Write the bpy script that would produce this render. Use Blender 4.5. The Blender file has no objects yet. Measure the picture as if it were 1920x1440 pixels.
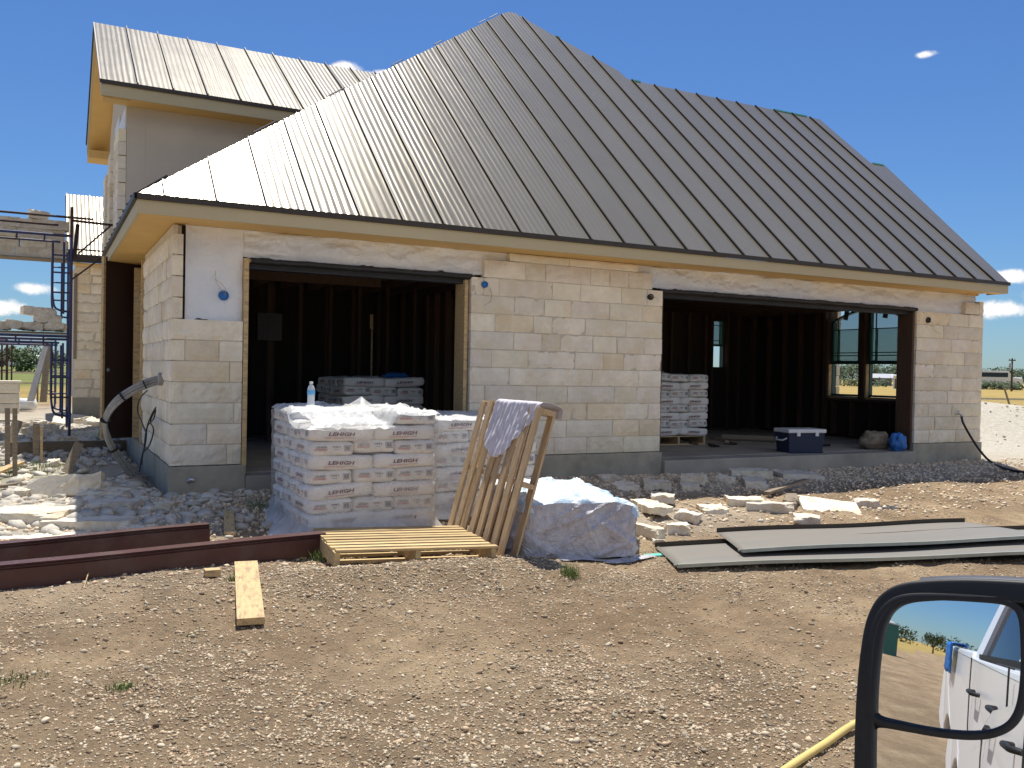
import bpy, bmesh, math, random
import numpy as np
from mathutils import Vector, Matrix, noise as mnoise
S = bpy.context.scene
PI = math.pi
random.seed(7); np.random.seed(7)

# ------------------------------------------------------------------ camera
FPX = 1660.0
roll = math.atan(.019); pitch = math.atan(22.3/FPX); yaw = math.radians(27.8)
Fh = np.array([math.sin(yaw), math.cos(yaw), 0]); R0 = np.array([math.cos(yaw), -math.sin(yaw), 0]); U0 = np.array([0, 0, 1.])
CF = Fh*math.cos(pitch)-U0*math.sin(pitch); U1 = U0*math.cos(pitch)+Fh*math.sin(pitch)
CR = R0*math.cos(roll)+U1*math.sin(roll); CU = U1*math.cos(roll)-R0*math.sin(roll)
CAM = np.array([0, 0, 1.45])
cd = bpy.data.cameras.new('camera'); cam = bpy.data.objects.new('camera', cd); S.collection.objects.link(cam)
cam.matrix_world = Matrix(((CR[0], CU[0], -CF[0], CAM[0]), (CR[1], CU[1], -CF[1], CAM[1]), (CR[2], CU[2], -CF[2], CAM[2]), (0, 0, 0, 1)))
cd.sensor_width = 36; cd.lens = 36*FPX/1920; cd.clip_start = .03; cd.clip_end = 5000
S.camera = cam

# ------------------------------------------------------------------ world and sun
SUN = Vector((.15, .33, .93)).normalized()
w = bpy.data.worlds.new("World"); S.world = w; w.use_nodes = True
nt = w.node_tree; nt.nodes.clear()
def N(nt, t, **k):
    n = nt.nodes.new(t)
    for a, b in k.items():
        if a == 'inp':
            for i, v in b.items(): n.inputs[i].default_value = v
        else: setattr(n, a, b)
    return n
sky = N(nt, 'ShaderNodeTexSky', sky_type='NISHITA', sun_disc=False)
sky.sun_elevation = math.asin(SUN.z); sky.sun_rotation = math.atan2(SUN.x, SUN.y)
sky.altitude = 300; sky.air_density = 1.2; sky.dust_density = .1; sky.ozone_density = 1.2
hs = N(nt, 'ShaderNodeHueSaturation', inp={'Saturation': 1.0, 'Value': 1.0})
tint_ = N(nt, 'ShaderNodeMixRGB', blend_type='MULTIPLY'); tint_.inputs[0].default_value = 1; tint_.inputs[2].default_value = (.35, .545, .85, 1)
nt.links.new(sky.outputs[0], tint_.inputs[1]); nt.links.new(tint_.outputs[0], hs.inputs['Color'])
bg = N(nt, 'ShaderNodeBackground', inp={'Strength': .09}); out = N(nt, 'ShaderNodeOutputWorld')
# fair-weather clouds by compass direction, plus unseen ones added behind camera to fill shade
tc = N(nt, 'ShaderNodeTexCoord')
acc = None
CL = [(-.6, 4.2, 1.5, .5), (-2.4, 3.1, 2.0, .75), (-6, 2.4, 3, .8), (57.3, 5.9, 1.9, .55), (56.6, 4.0, 2.6, .8), (60, 4.6, 3, 1.0), (16.9, 18.3, 1.3, .6), (19.2, 18.2, 1.7, .35), (52.5, 18.4, .8, .3),
      (75, 9, 6, 2), (95, 12, 7, 2), (-66, 9, 5, 1.0), (-88, 14, 4, .8), (-78, 20, 2, .5), (145, 24, 24, 17), (178, 34, 26, 20), (212, 24, 24, 17), (118, 18, 14, 8), (190, 58, 24, 12)]  # wide ones at the end are unseen, added to brighten the shaded walls
nz = N(nt, 'ShaderNodeTexNoise', inp={'Scale': 38.0, 'Detail': 6.0, 'Roughness': .62})
nt.links.new(tc.outputs['Generated'], nz.inputs['Vector'])
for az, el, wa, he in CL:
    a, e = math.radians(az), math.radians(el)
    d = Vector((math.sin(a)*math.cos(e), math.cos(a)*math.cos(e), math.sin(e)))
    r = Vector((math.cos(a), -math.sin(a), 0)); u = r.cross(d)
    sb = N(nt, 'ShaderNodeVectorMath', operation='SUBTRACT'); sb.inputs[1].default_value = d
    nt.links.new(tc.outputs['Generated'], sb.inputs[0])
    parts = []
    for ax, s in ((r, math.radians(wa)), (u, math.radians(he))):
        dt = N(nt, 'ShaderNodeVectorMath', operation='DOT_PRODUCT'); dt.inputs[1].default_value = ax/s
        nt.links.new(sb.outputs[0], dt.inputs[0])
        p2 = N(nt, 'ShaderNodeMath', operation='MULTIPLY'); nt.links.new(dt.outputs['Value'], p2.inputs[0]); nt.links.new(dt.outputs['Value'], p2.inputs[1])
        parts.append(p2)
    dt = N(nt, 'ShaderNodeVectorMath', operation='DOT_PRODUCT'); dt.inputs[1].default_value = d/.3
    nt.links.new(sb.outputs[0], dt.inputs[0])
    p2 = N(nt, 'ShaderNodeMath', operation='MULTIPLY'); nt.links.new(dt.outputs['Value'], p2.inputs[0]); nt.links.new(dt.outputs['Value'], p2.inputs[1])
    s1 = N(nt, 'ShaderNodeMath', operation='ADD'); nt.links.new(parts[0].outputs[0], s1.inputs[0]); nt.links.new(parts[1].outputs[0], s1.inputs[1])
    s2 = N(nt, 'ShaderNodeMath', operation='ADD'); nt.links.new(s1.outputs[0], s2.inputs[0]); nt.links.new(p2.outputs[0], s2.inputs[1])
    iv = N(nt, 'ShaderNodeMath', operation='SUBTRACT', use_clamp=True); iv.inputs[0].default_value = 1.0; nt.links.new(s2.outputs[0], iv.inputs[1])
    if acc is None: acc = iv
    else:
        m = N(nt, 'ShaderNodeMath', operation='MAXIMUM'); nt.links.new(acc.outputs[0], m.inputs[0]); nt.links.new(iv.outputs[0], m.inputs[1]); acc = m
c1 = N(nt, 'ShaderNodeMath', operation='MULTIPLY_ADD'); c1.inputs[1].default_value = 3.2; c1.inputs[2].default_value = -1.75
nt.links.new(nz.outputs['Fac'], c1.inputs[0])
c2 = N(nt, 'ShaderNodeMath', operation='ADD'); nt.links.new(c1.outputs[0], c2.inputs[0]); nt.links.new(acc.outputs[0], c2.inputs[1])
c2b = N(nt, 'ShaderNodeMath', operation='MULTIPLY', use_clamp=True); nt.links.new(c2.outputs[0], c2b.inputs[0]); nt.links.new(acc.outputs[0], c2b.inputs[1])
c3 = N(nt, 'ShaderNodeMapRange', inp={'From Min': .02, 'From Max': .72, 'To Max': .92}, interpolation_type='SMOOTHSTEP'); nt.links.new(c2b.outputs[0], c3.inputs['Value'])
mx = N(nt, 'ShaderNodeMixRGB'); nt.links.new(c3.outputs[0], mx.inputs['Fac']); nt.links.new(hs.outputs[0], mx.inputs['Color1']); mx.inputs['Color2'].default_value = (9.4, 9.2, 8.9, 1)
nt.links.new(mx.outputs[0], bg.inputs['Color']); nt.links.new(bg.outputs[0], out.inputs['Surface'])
sl = bpy.data.lights.new('sun', 'SUN'); sl.energy = 4.8; sl.angle = math.radians(.53); sl.color = (1, .955, .87)
so = bpy.data.objects.new('sun', sl); S.collection.objects.link(so); so.rotation_euler = SUN.to_track_quat('Z', 'Y').to_euler()
S.view_settings.view_transform = 'Standard'; S.view_settings.look = 'None'; S.view_settings.exposure = .4; S.view_settings.gamma = 1
S.cycles.max_bounces = 8; S.cycles.transparent_max_bounces = 12; S.cycles.diffuse_bounces = 4

# ------------------------------------------------------------------ picture <-> place helpers (used to measure the place)
def ray(x, y): return CF+CR*(x-960)/FPX-CU*(y-720)/FPX
def onY(x, y, Y): r = ray(x, y); return CAM+r*((Y-CAM[1])/r[1])
def onX(x, y, X): r = ray(x, y); return CAM+r*((X-CAM[0])/r[0])
def onZ(x, y, Z): r = ray(x, y); return CAM+r*((Z-CAM[2])/r[2])

# ---- ground height, vectorised value noise
_T = np.random.RandomState(3).rand(256, 256)
def vn(x, y):
    xi = np.floor(x).astype(int); yi = np.floor(y).astype(int); fx = x-xi; fy = y-yi
    fx = fx*fx*(3-2*fx); fy = fy*fy*(3-2*fy)
    a = _T[xi % 256, yi % 256]; b = _T[(xi+1) % 256, yi % 256]; c = _T[xi % 256, (yi+1) % 256]; d = _T[(xi+1) % 256, (yi+1) % 256]
    return (a*(1-fx)+b*fx)*(1-fy)+(c*(1-fx)+d*fx)*fy
def fbm(x, y, o=4):
    s = 0; a = .5
    for i in range(o):
        x, y = x*.7986+y*.6018, y*.7986-x*.6018
        s = s+a*vn(x+17.3*i, y+9.1*i); x = x*2.03; y = y*2.03; a *= .5
    return s
def bump2(x, y, cx, cy, rx, ry, h): return h*np.exp(-(((x-cx)/rx)**2+((y-cy)/ry)**2))
def gh(x, y):
    x = np.asarray(x, float); y = np.asarray(y, float)
    b = np.interp(y, [0, 2, 3.5, 5, 6, 6.6, 7.2, 8.3, 12, 20], [-.15, -.12, -.05, 0, .05, .08, .13, .24, .3, .3])
    b = b-.06*np.exp(-(((x-2.4)/1.0)**2+((y-7.5)/.8)**2))
    near = np.exp(-np.maximum(0, np.hypot(x-4, y-6)-12)/6.)
    b = b+near*((fbm(x*.9, y*.9)-.47)*.11+(fbm(x*5, y*5, 4)-.47)*.035)
    b = b+bump2(x, y, 2.25, 5.58, .95, .34, .125)+bump2(x, y, 2.9, 5.3, .5, .3, .03)+bump2(x, y, 1.3, 5.6, .5, .5, .03)+bump2(x, y, 2.45, 6.25, .6, .35, .05)
    b = b+bump2(x, y, 17.6, 12.2, 1.9, 1.5, .62)+bump2(x, y, 20.2, 11.0, 2.4, 1.8, .5)
    inside = ((x > .9) & (x < 12.9) & (y > 8.75) & (y < 13.4))
    b = np.where(inside, np.minimum(b, .2), b)
    return b
def g1(x, y): return float(gh(x, y))
def G(px, py):
    z = .1
    for _ in range(25): p = onZ(px, py, z); z = .5*z+.5*g1(p[0], p[1])
    return p

# ------------------------------------------------------------------ materials
def ramp(nt, fac, stops):
    r = nt.nodes.new('ShaderNodeValToRGB')
    while len(r.color_ramp.elements) < len(stops): r.color_ramp.elements.new(.5)
    for e, (p, c) in zip(r.color_ramp.elements, stops): e.position = p; e.color = (*c, 1) if len(c) == 3 else c
    nt.links.new(fac, r.inputs[0]); return r.outputs[0]
def mixc(nt, f, a, b, mode='MIX'):
    m = nt.nodes.new('ShaderNodeMixRGB'); m.blend_type = mode
    for s, v in ((0, f), (1, a), (2, b)):
        if hasattr(v, 'links') or hasattr(v, 'is_linked'): nt.links.new(v, m.inputs[s])
        else: m.inputs[s].default_value = v if isinstance(v, (int, float)) else (*v, 1)
    return m.outputs[0]
def mth(nt, op, a, b=None, clamp=False):
    m = nt.nodes.new('ShaderNodeMath'); m.operation = op; m.use_clamp = clamp
    for s, v in ((0, a), (1, b)):
        if v is None: continue
        if isinstance(v, (int, float)): m.inputs[s].default_value = v
        else: nt.links.new(v, m.inputs[s])
    return m.outputs[0]
def noi(nt, scale, detail=4, rough=.55, vec=None, dist=0):
    n = nt.nodes.new('ShaderNodeTexNoise'); n.inputs['Scale'].default_value = scale; n.inputs['Detail'].default_value = detail
    n.inputs['Roughness'].default_value = rough; n.inputs['Distortion'].default_value = dist
    if vec is not None: nt.links.new(vec, n.inputs['Vector'])
    return n.outputs['Fac']
def newmat(name):
    m = bpy.data.materials.new(name); m.use_nodes = True; nt = m.node_tree
    b = nt.nodes['Principled BSDF']; tc = nt.nodes.new('ShaderNodeTexCoord')
    return m, nt, b, tc.outputs['Object']
def bump(nt, b, h, strength=.5, dist=.01):
    n = nt.nodes.new('ShaderNodeBump'); n.inputs['Strength'].default_value = strength; n.inputs['Distance'].default_value = dist
    nt.links.new(h, n.inputs['Height']); nt.links.new(n.outputs[0], b.inputs['Normal']); return n
def simple(name, col, rough=.6, metal=0, var=.15, vs=6, bs=0, bd=.004, bscale=60, dirt=None, spec=.5, attr=False, stretch=None, rnd=0):
    m, nt, b, oc = newmat(name)
    if stretch:
        mp = nt.nodes.new('ShaderNodeMapping'); mp.inputs['Scale'].default_value = stretch; nt.links.new(oc, mp.inputs[0]); oc = mp.outputs[0]
    f = noi(nt, vs, 5, .6, oc)
    lo = tuple(c*(1-var) for c in col); hi = tuple(min(1, c*(1+var)) for c in col)
    c = ramp(nt, f, [(.3, lo), (.7, hi)])
    if dirt:
        f2 = noi(nt, vs*.6, 6, .7, oc); k = ramp(nt, f2, [(.48, (0, 0, 0)), (.62, (1, 1, 1))]); c = mixc(nt, k, c, dirt)
    if rnd:
        oi = nt.nodes.new('ShaderNodeObjectInfo'); c = mixc(nt, 1.0, c, ramp(nt, oi.outputs['Random'], [(0, (1-rnd, 1-rnd*1.1, 1-rnd*1.25)), (1, (1+rnd*.6, 1+rnd*.6, 1+rnd*.5))]), 'MULTIPLY')
    if attr:
        a = nt.nodes.new('ShaderNodeAttribute'); a.attribute_name = 'tint'; c = mixc(nt, 1.0, c, a.outputs['Color'], 'MULTIPLY')
    nt.links.new(c, b.inputs['Base Color'])
    b.inputs['Roughness'].default_value = rough; b.inputs['Metallic'].default_value = metal; b.inputs['Specular IOR Level'].default_value = spec
    if bs: bump(nt, b, noi(nt, bscale, 5, .65, oc), bs, bd)
    return m
M = {}
M['lime'] = simple('limestone', (.85, .775, .635), .9, var=.10, vs=5, bs=1.0, bd=.018, bscale=16, spec=.2, attr=True, dirt=(.80, .70, .53))
M['block'] = simple('rubble_limestone', (.80, .735, .61), .9, var=.08, vs=9, bs=1.0, bd=.014, bscale=24, spec=.2, attr=True, dirt=(.66, .56, .42))
M['mortar'] = simple('mortar', (.58, .51, .40), .95, var=.12, vs=9, bs=.6, bd=.006, bscale=50, spec=.1)
M['concrete'] = simple('concrete', (.34, .31, .24), .85, var=.22, vs=3, bs=.5, bd=.006, bscale=35, dirt=(.42, .37, .28))
M['slab'] = simple('slab_concrete', (.36, .32, .26), .8, var=.2, vs=2, bs=.2)
M['fascia'] = simple('fascia_board', (.52, .44, .27), .6, var=.05, vs=3, stretch=(.3, 1, 1))
M['soffit'] = simple('soffit_board', (.68, .44, .15), .6, var=.06, vs=3)
M['stucco'] = simple('grey_stucco', (.56, .50, .41), .95, var=.05, vs=2, bs=.4, bscale=90)
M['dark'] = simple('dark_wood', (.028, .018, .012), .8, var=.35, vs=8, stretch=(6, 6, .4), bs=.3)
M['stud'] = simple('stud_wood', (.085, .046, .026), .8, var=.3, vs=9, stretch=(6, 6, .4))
M['felt'] = simple('black_flashing', (.018, .018, .02), .55, var=.3, bs=.8, bd=.02, bscale=9)
M['lumber'] = simple('yellow_lumber', (.58, .41, .20), .7, var=.14, vs=10, stretch=(1.5, 7, 7), bs=.25, dirt=(.36, .25, .14), rnd=.08)
M['lumberX'] = M['lumber']
M['pallet'] = simple('weathered_pallet_wood', (.54, .385, .22), .8, var=.25, vs=9, stretch=(1, 8, 8), bs=.4, dirt=(.40, .28, .17), rnd=.22)
M['newpallet'] = simple('new_pallet_wood', (.60, .44, .21), .75, var=.2, vs=9, stretch=(1, 8, 8), bs=.3, dirt=(.46, .34, .19), rnd=.2)
M['greywood'] = simple('grey_wood', (.25, .20, .14), .85, var=.3, vs=12, stretch=(1, 8, 8), bs=.5)
M['door'] = simple('brown_door', (.042, .02, .014), .55, var=.15, vs=3)
M['brown'] = simple('brown_painted_steel', (.075, .026, .022), .42, var=.12, vs=5, bs=.15, bd=.01, bscale=3, dirt=(.095, .05, .042))
M['scaf'] = simple('blue_scaffold_paint', (.022, .035, .13), .5, var=.4, vs=12, dirt=(.05, .03, .03))
M['rust'] = simple('rusty_steel', (.055, .028, .02), .8, var=.5, vs=20)
M['galv'] = simple('galvanised_steel', (.45, .46, .47), .4, .8, var=.2, vs=14)
M['conduit'] = simple('grey_conduit', (.30, .29, .27), .5, var=.2, vs=20)
M['blackrub'] = simple('black_rubber', (.012, .012, .013), .45, var=.2)
M['blackpl'] = simple('black_textured_plastic', (.010, .010, .011), .58, var=.2, vs=30, bs=.25, bd=.0006, bscale=900)
M['capgrey'] = simple('grey_metallic_cap', (.10, .10, .105), .38, .3, var=.08, vs=30, bs=.2, bd=.0005, bscale=900)
M['hose'] = simple('yellow_hose', (.66, .50, .17), .5, var=.12)
M['bluepl'] = simple('blue_plastic', (.02, .15, .42), .4, var=.1)
M['navy'] = simple('navy_plastic', (.014, .024, .06), .6, var=.1)
M['whitepl'] = simple('white_plastic', (.72, .72, .70), .4, var=.04)
M['bluebag'] = simple('blue_bag', (.03, .17, .5), .45, var=.3, bs=.8, bd=.02, bscale=18)
M['bag'] = simple('white_paper_bag', (.82, .80, .76), .55, var=.035, vs=9, bs=.7, bd=.008, bscale=22, rnd=.05, dirt=(.74, .71, .66))
M['ink'] = simple('maroon_ink', (.17, .06, .07), .6, var=.1)
M['inkred'] = simple('red_ink', (.55, .14, .10), .6, var=.1)
M['inkgrey'] = simple('grey_ink', (.13, .13, .15), .6, var=.1)
M['cloth'] = simple('white_cotton', (.66, .63, .68), .95, var=.06, vs=20, bs=.4, bd=.004, bscale=50, dirt=(.60, .56, .58))
M['teal'] = simple('teal_underlayment', (.12, .50, .42), .5, var=.1)
M['rope'] = simple('tan_wire', (.45, .36, .18), .6)
M['greenpl'] = simple('green_plastic', (.02, .13, .10), .5, var=.1)
M['white'] = simple('white_car_paint', (.78, .79, .80), .22, var=.01)
M['tyre'] = simple('tyre_rubber', (.02, .02, .02), .8, var=.2)
M['asph'] = simple('grey_shed_metal', (.16, .16, .17), .6, var=.2)
M['roofgrey'] = simple('pale_shed_roof', (.40, .40, .41), .5, var=.1)
M['bark'] = simple('bark', (.09, .065, .045), .9, var=.3)
M['leaf'] = simple('tree_leaves', (.055, .085, .028), .7, var=.45, vs=1.2, attr=True)
M['grassblade'] = simple('grass_blades', (.13, .19, .045), .6, var=.3, vs=3, attr=True)
M['drygrass'] = simple('dry_fence_rail', (.55, .50, .36), .8, var=.1)
M['red'] = simple('red_paint', (.30, .05, .03), .6)
M['window_teal'] = simple('teal_window_frame', (.02, .09, .075), .4, var=.1)
M['sticker'] = simple('grey_sticker', (.10, .11, .12), .7)
M['stud_back'] = M['stud']

# roof metal: painted steel with faint striations running down the slope
def roofmat(name, base, rough, metal):
    m, nt, b, oc = newmat(name)
    sp = nt.nodes.new('ShaderNodeSeparateXYZ'); nt.links.new(oc, sp.inputs[0])
    mp = nt.nodes.new('ShaderNodeMapping'); mp.inputs['Scale'].default_value = (1, .06, .06); nt.links.new(oc, mp.inputs[0])
    wob = noi(nt, 9, 3, .5, mp.outputs[0])
    xx = mth(nt, 'ADD', mth(nt, 'MULTIPLY', sp.outputs[0], 2*PI/.0742), mth(nt, 'MULTIPLY', wob, 5.0))
    sn = mth(nt, 'SINE', xx)
    panel = mth(nt, 'FLOOR', mth(nt, 'DIVIDE', mth(nt, 'SUBTRACT', sp.outputs[0], .91), .4425))
    wn = nt.nodes.new('ShaderNodeTexWhiteNoise'); wn.noise_dimensions = '1D'; nt.links.new(panel, wn.inputs['W'])
    amp = mth(nt, 'ADD', mth(nt, 'MULTIPLY', wn.outputs['Value'], .8), .5)
    h = mth(nt, 'ADD', mth(nt, 'MULTIPLY', sn, amp), mth(nt, 'MULTIPLY', noi(nt, 22, 3, .6, mp.outputs[0]), 1.2))
    bump(nt, b, h, 1.0, .0010)
    f = noi(nt, .7, 5, .7, oc); c = ramp(nt, f, [(.3, tuple(x*.95 for x in base)), (.7, tuple(x*1.04 for x in base))])
    # chalky scuffs
    f2 = noi(nt, 3.3, 8, .75, oc, .6); k = ramp(nt, f2, [(.66, (0, 0, 0)), (.80, (.22, .22, .22))]); c = mixc(nt, k, c, (.34, .32, .28))
    tint = mth(nt, 'ADD', mth(nt, 'MULTIPLY', wn.outputs['Value'], .10), .95)
    cc = nt.nodes.new('ShaderNodeCombineXYZ')
    for i in range(3): nt.links.new(tint, cc.inputs[i])
    c = mixc(nt, 1.0, c, cc.outputs[0], 'MULTIPLY')
    nt.links.new(c, b.inputs['Base Color']); b.inputs['Metallic'].default_value = metal
    r = ramp(nt, noi(nt, 2.5, 5, .7, oc), [(.3, (rough-.008,)*3), (.7, (rough+.012,)*3)])
    nt.links.new(r, b.inputs['Roughness'])
    return m
M['roof'] = roofmat('bronze_metal_roof', (.25, .22, .162), .235, .34)
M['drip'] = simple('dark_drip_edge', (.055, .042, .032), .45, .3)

def wrapmat(name, col, lo, hi, sc=3, rough=.25, metal=0, foot=False):
    m, nt, b, oc = newmat(name)
    f = noi(nt, sc, 5, .62, oc, .8)
    a = ramp(nt, f, [(.35, (lo,)*3), (.68, (hi,)*3)])
    if foot:
        sp = nt.nodes.new('ShaderNodeSeparateXYZ'); nt.links.new(oc, sp.inputs[0])
        mr_ = nt.nodes.new('ShaderNodeMapRange'); mr_.inputs['From Min'].default_value = .36; mr_.inputs['From Max'].default_value = .12; mr_.inputs['To Max'].default_value = .65; nt.links.new(sp.outputs[2], mr_.inputs['Value'])
        a = mth(nt, 'ADD', mth(nt, 'MULTIPLY', a, 1.0), mr_.outputs[0], True)
    nt.links.new(a, b.inputs['Alpha']); b.inputs['Base Color'].default_value = (*col, 1); b.inputs['Roughness'].default_value = rough
    bump(nt, b, noi(nt, 14, 5, .6, oc, 1.2), .7, .012)
    return m
M['wrap'] = wrapmat('clear_stretch_film', (.80, .79, .77), .05, .40, 3.2, foot=True)
M['wraptop'] = wrapmat('milky_plastic_sheet', (.80, .80, .77), .35, .9, 5)

# house wrap, creased white foil
m, nt, b, oc = newmat('white_house_wrap')
f = noi(nt, 3, 6, .7, oc, 1.5); f2 = noi(nt, 1.0, 3, .6, oc)
c = ramp(nt, f2, [(.35, (.76, .80, .86)), (.65, (.90, .88, .83))])
nt.links.new(c, b.inputs['Base Color']); b.inputs['Roughness'].default_value = .45
bump(nt, b, f, .8, .05); M['wrapwall'] = m
# tarp over low pallet
m, nt, b, oc = newmat('pale_blue_plastic_cover')
f = noi(nt, 2.6, 4, .6, oc, 1.0); c = ramp(nt, f, [(.42, (.78, .78, .77)), (.53, (.52, .70, .82)), (.60, (.78, .80, .80)), (.75, (.58, .64, .72))])
nt.links.new(c, b.inputs['Base Color']); b.inputs['Roughness'].default_value = .3
bump(nt, b, noi(nt, 9, 5, .6, oc, 1.5), .8, .03); M['tarp'] = m
m, nt, b, oc = newmat('mauve_plastic_skirt')
f = noi(nt, 3.2, 4, .6, oc, 1.0); c = ramp(nt, f, [(.35, (.58, .55, .58)), (.55, (.68, .65, .66)), (.7, (.52, .54, .60))])
nt.links.new(c, b.inputs['Base Color']); b.inputs['Roughness'].default_value = .3
bump(nt, b, noi(nt, 8, 5, .6, oc, 2.0), 1.0, .06); M['skirt'] = m
# metal panels lying on the ground
M['panel'] = simple('grey_bronze_sheet', (.225, .205, .175), .5, .0, var=.06, vs=2, stretch=(.3, 2, 1), dirt=(.20, .19, .17))
M['paneledge'] = simple('pale_sheet_edge', (.36, .38, .33), .4, .3)
# glass
m, nt, b, oc = newmat('clear_bottle_plastic'); b.inputs['Base Color'].default_value = (.9, .95, 1, 1); b.inputs['Roughness'].default_value = .08; b.inputs['Alpha'].default_value = .45; M['pet'] = m
M['label'] = simple('blue_label', (.12, .38, .66), .5, var=.15, vs=60)
m, nt, b, oc = newmat('green_filmed_glass'); b.inputs['Base Color'].default_value = (.24, .60, .50, 1); b.inputs['Alpha'].default_value = .55; b.inputs['Roughness'].default_value = .1; M['glassfilm'] = m
m, nt, b, oc = newmat('clear_tinted_glass'); b.inputs['Base Color'].default_value = (.03, .13, .14, 1); b.inputs['Alpha'].default_value = .35; b.inputs['Roughness'].default_value = .03; M['glass'] = m
m, nt, b, oc = newmat('dark_car_glass'); b.inputs['Base Color'].default_value = (.01, .011, .014, 1); b.inputs['Roughness'].default_value = .03; M['carglass'] = m
m, nt, b, oc = newmat('mirror_glass'); b.inputs['Base Color'].default_value = (.86, .88, .90, 1); b.inputs['Metallic'].default_value = 1; b.inputs['Roughness'].default_value = .012; M['mirror'] = m

# ground: dirt near the house, straw pasture and green strip farther out
m, nt, b, oc = newmat('dirt_and_pasture')
sp = nt.nodes.new('ShaderNodeSeparateXYZ'); nt.links.new(oc, sp.inputs[0])
f1 = noi(nt, .8, 5, .65, oc, .3); f2 = noi(nt, 7, 6, .7, oc); f3 = noi(nt, 45, 4, .7, oc)
c = ramp(nt, f1, [(.32, (.27, .19, .115)), (.48, (.36, .26, .163)), (.60, (.45, .335, .21)), (.72, (.52, .40, .255))])
c = mixc(nt, .62, c, ramp(nt, f2, [(.3, (.55, .55, .55)), (.7, (1.25, 1.22, 1.18))]), 'MULTIPLY')
c = mixc(nt, .45, c, ramp(nt, f3, [(.3, (.5, .5, .5)), (.7, (1.4, 1.4, 1.35))]), 'MULTIPLY')
# broken limestone dust zone
a = nt.nodes.new('ShaderNodeAttribute'); a.attribute_name = 'zone'
z = nt.nodes.new('ShaderNodeSeparateColor'); nt.links.new(a.outputs['Color'], z.inputs[0])
dust = ramp(nt, noi(nt, 11, 5, .7, oc), [(.3, (.47, .43, .35)), (.7, (.66, .61, .51))])
c = mixc(nt, mth(nt, 'MULTIPLY', a.outputs['Alpha'], .42), c, (.21, .155, .10))
c = mixc(nt, z.outputs[0], c, dust)
fld = ramp(nt, noi(nt, .22, 6, .65, oc), [(.3, (.30, .215, .07)), (.7, (.42, .31, .11))])
c = mixc(nt, z.outputs[1], c, fld)
grn = ramp(nt, noi(nt, .5, 6, .65, oc), [(.3, (.10, .135, .04)), (.7, (.19, .22, .07))])
c = mixc(nt, z.outputs[2], c, grn)
nt.links.new(c, b.inputs['Base Color']); b.inputs['Roughness'].default_value = .95; b.inputs['Specular IOR Level'].default_value = .15
bh = mth(nt, 'ADD', mth(nt, 'MULTIPLY', f2, .6), mth(nt, 'MULTIPLY', noi(nt, 60, 5, .75, oc), .55))
bump(nt, b, bh, 1.0, .045); M['ground'] = m
m, nt, b, oc = newmat('gravel_stone')
a = nt.nodes.new('ShaderNodeAttribute'); a.attribute_name = 'tint'
c = mixc(nt, 1.0, a.outputs['Color'], ramp(nt, noi(nt, 40, 3, .6, oc), [(.3, (.8, .8, .8)), (.7, (1.1, 1.1, 1.1))]), 'MULTIPLY')
nt.links.new(c, b.inputs['Base Color']); b.inputs['Roughness'].default_value = .9; b.inputs['Specular IOR Level'].default_value = .2; M['gravel'] = m

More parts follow.
